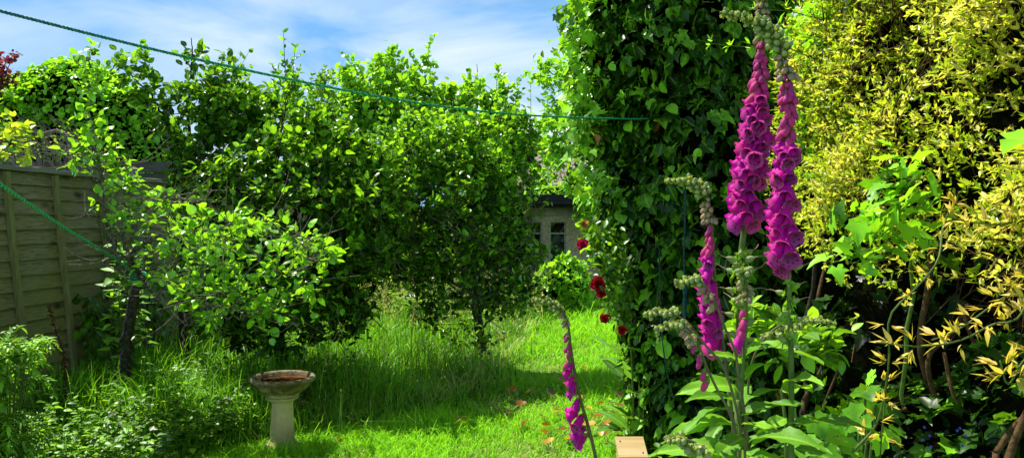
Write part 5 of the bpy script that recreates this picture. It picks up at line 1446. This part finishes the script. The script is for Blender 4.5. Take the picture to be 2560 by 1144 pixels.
n_ = 11500
Yh = rng.uniform(1.35, 3.62, n_); zb = np.interp(Yh, [1.35, 2.0, 2.6, 3.0, 3.6], [1.32, 1.40, 1.36, 1.46, 1.62]); zh = zb + (3.0 - zb) * rng.uniform(0, 1, n_) ** 1.05
zh = zh + rng.normal(0, .07, n_) * (zh < zb + .2)
lump = np.sin(Yh * 5.1 + 1.5 * np.sin(zh * 4)) * np.sin(zh * 6.3 + 1)
dens = rng.uniform(0, 1, n_) < .52 - .42 * lump + .3 * (zh > 2.0)
dep = rng.exponential(.055, n_)
for Y_, z_, l_, dp_, ok in zip(Yh, zh, lump, dep, dens):
    if not ok: continue
    p = np.array([hedge_x(Y_, z_) + dp_ - .02, Y_, z_]); n0 = unit(np.array([-1, -.25, .35]))
    sd = unit(n0 * .6 + rvec(1)[0] * .75 + np.array([-.1, -.1, .25])); L_ = rng.uniform(.05, .12)
    m_ = 9; u = np.repeat([.45, .75, 1.0], 3) * L_; pos = p + sd * u[:, None]
    dirs = unit(sd * .9 + rvec(m_) * .75)
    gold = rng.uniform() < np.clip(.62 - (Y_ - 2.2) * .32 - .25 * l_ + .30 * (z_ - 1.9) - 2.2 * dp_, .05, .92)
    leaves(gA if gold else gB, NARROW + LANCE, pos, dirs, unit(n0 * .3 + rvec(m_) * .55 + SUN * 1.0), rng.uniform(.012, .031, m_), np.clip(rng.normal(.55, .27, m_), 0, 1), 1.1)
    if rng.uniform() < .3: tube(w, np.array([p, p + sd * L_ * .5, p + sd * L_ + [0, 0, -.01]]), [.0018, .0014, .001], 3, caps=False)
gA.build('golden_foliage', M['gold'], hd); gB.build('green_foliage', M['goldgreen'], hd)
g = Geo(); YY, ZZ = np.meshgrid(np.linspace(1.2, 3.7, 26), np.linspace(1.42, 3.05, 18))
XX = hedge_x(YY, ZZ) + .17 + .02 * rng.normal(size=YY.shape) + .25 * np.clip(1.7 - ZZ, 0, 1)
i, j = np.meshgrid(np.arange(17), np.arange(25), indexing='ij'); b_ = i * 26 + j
g.add(np.stack([XX, YY, ZZ], -1).reshape(-1, 3), None, np.stack([b_, b_ + 1, b_ + 27, b_ + 26], -1).reshape(-1, 4)); g.build('shade_core', M['core'], hd)  # dark filler sheet behind the leaves, painting the hedge's inner shade
for k in range(60):      # arching stems through the face
    Y_, z_ = rng.uniform(1.6, 3.5), rng.uniform(1.5, 2.3); S = spline([[hedge_x(Y_, z_) + .1, Y_, z_], [hedge_x(Y_ - .05, z_ + .2) - .02, Y_ - .05, z_ + .2], [hedge_x(Y_ - .2, z_ + .4) - .05, Y_ - rng.uniform(.1, .5), z_ + rng.uniform(.2, .5)]], 9)
    tube(w, S, np.linspace(.004, .0015, 9), 4, caps=False)
# thin stems and the tangle underneath
for k in range(230):
    px = rng.uniform(2230, 2640); py = rng.uniform(520, 1050); d_ = np.interp(px, [2230, 2600], [3.0, 2.2]) + rng.uniform(.0, .35)
    a_ = rng.uniform(-.9, .9) + math.pi / 2 * (rng.uniform() < .6); L_ = rng.uniform(60, 260)
    p0 = at(px, py, d_); p1 = at(px + L_ * math.cos(a_), py + L_ * math.sin(a_), d_ + rng.normal(0, .12)); pm = (p0 + p1) / 2 + rng.normal(0, .05, 3)
    tube(w, spline([p0, pm, p1], 9), rng.uniform(.0012, .003), 4, caps=False)
w.build('thin_stems', M['vine'], hd)
for pts, r_ in ((((2330, 600, 2.55), (2320, 720, 2.5), (2300, 850, 2.45), (2320, 960, 2.45), (2360, 1060, 2.45)), .012), (((2350, 1040, 2.4), (2320, 900, 2.4), (2380, 830, 2.4), (2420, 760, 2.5)), .009), (((2360, 880, 2.35), (2390, 1000, 2.3), (2460, 1040, 2.3), (2530, 960, 2.3)), .006),
                (((2470, 900, 2.4), (2500, 980, 2.3), (2470, 1080, 2.3), (2460, 1160, 2.3)), .012), (((2520, 1150, 2.0), (2545, 1080, 2.0), (2580, 1000, 2.0)), .011), (((2490, 1130, 2.1), (2540, 1060, 2.1), (2600, 1010, 2.1)), .009), (((2400, 760, 2.4), (2450, 880, 2.35), (2560, 960, 2.3)), .007), (((2010, 1000, 3.6), (2060, 900, 3.6), (2040, 780, 3.6), (2080, 600, 3.7)), .012), (((2060, 1010, 3.7), (2110, 900, 3.7), (2150, 880, 3.7)), .008)):
    g = Geo(); S = spline(P_(*pts), 24); lowest = S[np.argmin(S[:, 2])]
    tube(g, S, np.linspace(r_, r_ * .7, 24), 8)
    if lowest[2] > .05:
        tube(g, spline([np.array([lowest[0] + .02, lowest[1] + .1, 0]), lowest * [1, 1, .5] + [.01, .03, 0], lowest], 9), r_, 6)
    g.build('vine_stem', M['vine'], hd)
# sprays reaching out
def spray(pts, d, n, gold=True, size=.04, r=.0035):
    S = spline([at(x_, y_, d + dz) for x_, y_, dz in pts], 40); g = Geo(); tube(g, S, np.linspace(r, r * .45, 40), 5)
    st = g.build('spray', M['green_stem'], hd); g = Geo(); T_ = unit(np.gradient(S, axis=0))
    for k in range(n):
        i_ = int(4 + 35 * (k + .5) / n); side = unit(np.cross(T_[i_], rvec(1)[0]))
        for s in (-1, 1):
            c = S[i_]; tip = c + unit(side * s + T_[i_] * .5 + [0, 0, .25]) * size * .55
            m_ = 5; dirs = unit(unit(tip - c) * 1.0 + rvec(m_) * .6)
            leaves(g, NARROW + LANCE, c + (tip - c) * rng.uniform(.3, 1, m_)[:, None], dirs, rvec(m_) * .5 + SUN, rng.uniform(.4, 1.0, m_) * size, rng.uniform(.2, 1, m_), .85)
    link('spray_leaves', g.mesh('spray_leaves', M['straw' if gold else 'lime_leaf']), st).matrix_parent_inverse = Matrix.Identity(4)


spray([(2600, 540, .3), (2560, 770, 0), (2480, 810, 0), (2400, 850, 0), (2300, 865, 0), (2190, 855, .0)], 1.55, 14, True, .040)
spray([(2600, 690, .2), (2500, 750, 0), (2400, 820, 0), (2330, 850, 0)], 1.6, 12, True, .040)
spray([(2400, 480, .4), (2360, 560, .1), (2345, 650, 0), (2290, 720, 0), (2225, 790, 0), (2222, 900, 0), (2200, 1144, 0), (2205, 1250, 0)], 1.75, 12, True, .034)
spray([(2130, 1130, 0), (2190, 1060, 0), (2215, 960, 0), (2225, 880, 0)], 1.74, 5, True, .038)
spray([(2620, 540, .2), (2500, 560, 0), (2430, 555, 0), (2360, 540, 0)], 1.65, 11, True, .036)
spray([(2640, 820, .1), (2560, 900, 0), (2520, 960, 0), (2500, 900, 0)], 1.5, 9, True, .042)
spray([(2040, 150, .3), (1960, 118, 0), (1880, 118, 0), (1800, 112, 0), (1745, 100, 0)], 2.9, 8, False, .035, .003)
spray([(2060, 380, .3), (2000, 440, 0), (1960, 480, 0), (1935, 540, 0)], 2.9, 6, False, .04, .003)
spray([(2090, 60, .3), (1980, 30, 0), (1900, 25, 0), (1850, 20, 0)], 2.9, 5, False, .04, .003)

# leafy green clumps along the hedge's left edge
g = Geo(); lh = thing('privet', 'light green small leaved privet between golden jasmine and dark ivy', 'shrub', np.array([1.35, 3.5, 0])); w = Geo()
T = sample_blobs([(2030, 120, 3.3, 70, 140, .25), (2060, 270, 3.3, 80, 90, .25), (2090, 360, 3.3, 70, 60, .2), (2100, 420, 3.4, 60, 50, .2)], 210, .1)
grow([([np.array([1.35, 3.6, 0]), np.array([1.38, 3.6, 1.0]), at(2070, 400, 3.5), at(2050, 200, 3.4), at(2020, 20, 3.4)], .02, .005)], T, w, g, OVATE, .04, 9, twig=.0022, tone=(.55, .25), spread=.08)
w.build('trunk', M['bark'], lh); g.build('crown', M['lime_leaf'], lh)

# big leaved tree ivy
t = thing('large_leaved_ivy', 'sunlit lime green ivy with large lobed leaves in the golden hedge', 'ivy', np.array([1.25, 2.35, 0])); g = Geo(); w = Geo()
T = sample_blobs([(2220, 530, 2.05, 110, 110, .15), (2150, 600, 2.05, 100, 60, .12), (2270, 470, 2.05, 70, 80, .12), (2230, 410, 2.05, 50, 70, .1), (2300, 580, 2.05, 70, 70, .1), (2110, 650, 2.1, 50, 30, .1)], 80, .1)
grow([([np.array([1.25, 2.5, 0]), np.array([1.2, 2.4, .8]), at(2290, 640, 2.3), at(2250, 500, 2.3)], .012, .005)], T, w, g, IVY, .058, 1.8, twig=.003, tone=(.55, .28), spread=.09, up=.2, rosette=1)
w.build('stem', M['green_stem'], t); g.build('foliage', M['lime_leaf'], t)
# wall of ivy low on the right
LB_ = [(2400, 1120, 2.45, 330, 160, .3), (2250, 1150, 2.7, 200, 150, .3), (2560, 1000, 2.3, 160, 160, .25), (2150, 1180, 3.0, 200, 140, .35), (2350, 900, 2.95, 300, 300, .28), (2480, 700, 2.9, 300, 250, .25), (2150, 700, 3.9, 140, 420, .25)]
iv2 = thing('ground_ivy', 'dark ivy sprawling over the bank below the golden hedge, bottom right', 'ivy', np.array([1.5, 2.7, 0])); g = Geo()
surf_leaves(g, LB_[:4], 5200, .058, IVY, (.35, .22), .3, .5, .2)
surf_leaves(g, LB_[4:], 1900, .055, IVY, (.1, .15), .2, .8, .5)  # leaves in the rear gap toned darker to paint its shade
g.build('foliage', M['ivy'], iv2); core_mesh(LB_, .85).build('shade_core', M['core'], iv2)
g = Geo(); c0 = np.array([1.6, 2.8, 0])
for k in range(12): tube(g, spline([c0 + rng.normal(0, .2, 3) * [1, 1, 0], at(rng.uniform(2200, 2600), 1130, 2.6), at(rng.uniform(2200, 2600), 1020, 2.35)], 9), .005, 5)
g.build('stems', M['vine'], iv2)
for k in range(8):
    p = at(rng.uniform(2280, 2420), rng.uniform(1060, 1120), 2.12); g = Geo()
    for j in range(5): leaves(g, ROUND[:1], [[0, 0, 0]], [[math.cos(j * 1.2566), math.sin(j * 1.2566), .2]], [[0, 0, 1]], [1.0], [.5])
    o = g.build('blossom', M['blue_petal'], iv2); o.matrix_parent_inverse = Matrix.Identity(4); o.location = Vector(p) - iv2.location; o.scale = (.0045,) * 3; o.rotation_euler = (1.1, 0, 0)

# mallow with big crinkled leaves
t = thing('mallow', 'mallow plant with large scalloped pale green leaves below the golden sprays', 'plant', np.array([.98, 2.25, 0])); g = Geo(); w = Geo()
for (px, py, d_, s, nz) in ((2165, 975, 2.1, .085, (-.4, -.5, .7)), (2150, 1040, 2.05, .095, (-.3, -.6, .6)), (2190, 1010, 2.15, .08, (.1, -.7, .5)), (2085, 1090, 1.9, .09, (-.2, -.4, .9)), (2130, 1120, 1.9, .09, (.1, -.4, .9)), (2060, 1130, 1.75, .085, (0, -.3, 1)), (2200, 1100, 2.0, .07, (.2, -.3, .9)), (2100, 1050, 2.1, .07, (-.4, -.3, .8)), (2180, 940, 2.2, .06, (-.2, -.4, .8)), (2010, 1100, 1.7, .075, (-.1, -.2, 1)), (2040, 1050, 1.8, .07, (-.3, -.3, .8))):
    p = at(px, py, d_); nz = np.array(nz); dd = rvec(1)[0] * .6 + [-.5, -.2, -.4]
    leaves(g, LOBED, [p], [dd], [nz], [s * .62], [rng.uniform(.1, .7)], [1.1])
    tube(w, spline([np.array([.98, 2.25, 0]), p * .5 + np.array([.98, 2.25, .2]) * .5, p], 8), .0035, 5)
w.build('stems', M['green_stem'], t); g.build('leaves', M['lime_leaf'], t)

# grape leaf at the right edge
t = thing('grape_vine', 'single large bright toothed vine leaf at the right edge of the picture', 'vine', np.array([1.1, 1.3, 0])); g = Geo(); w = Geo()
c = at(2560, 360, 1.3)
leaves(g, LOBED[:1], [c + [.03, 0, .01]], [[-1, -.15, -.25]], [[-.5, -.35, .8]], [.078], [.8], [.95]); leaves(g, LOBED, [at(2680, 460, 1.35)], [[-.5, 0, -1]], [[0, -.8, .5]], [.07], [.6])
tube(w, spline([np.array([1.1, 1.3, 0]), np.array([1.1, 1.32, .9]), at(2700, 420, 1.35), c + [.06, 0, .02], c + [.03, 0, .01]], 20), np.linspace(.008, .002, 20), 6)
w.build('stem', M['vine'], t); g.build('leaf', M['lime_leaf'], t)
# timber boundary fence hidden behind the hedge
g = Geo()
for k in range(26): box(g, 2.15 + .006 * (k % 2), .9 + k * .15, .9, .02, .145, 1.8)
o = g.build('board_panel', M['dark_timber'], None, False); rfz = thing('wooden_fence', 'dark board fence buried behind the golden hedge on the right', 'fence', (2.15, 2.8, 0)); o.parent = rfz; o.matrix_parent_inverse = pinv(rfz)
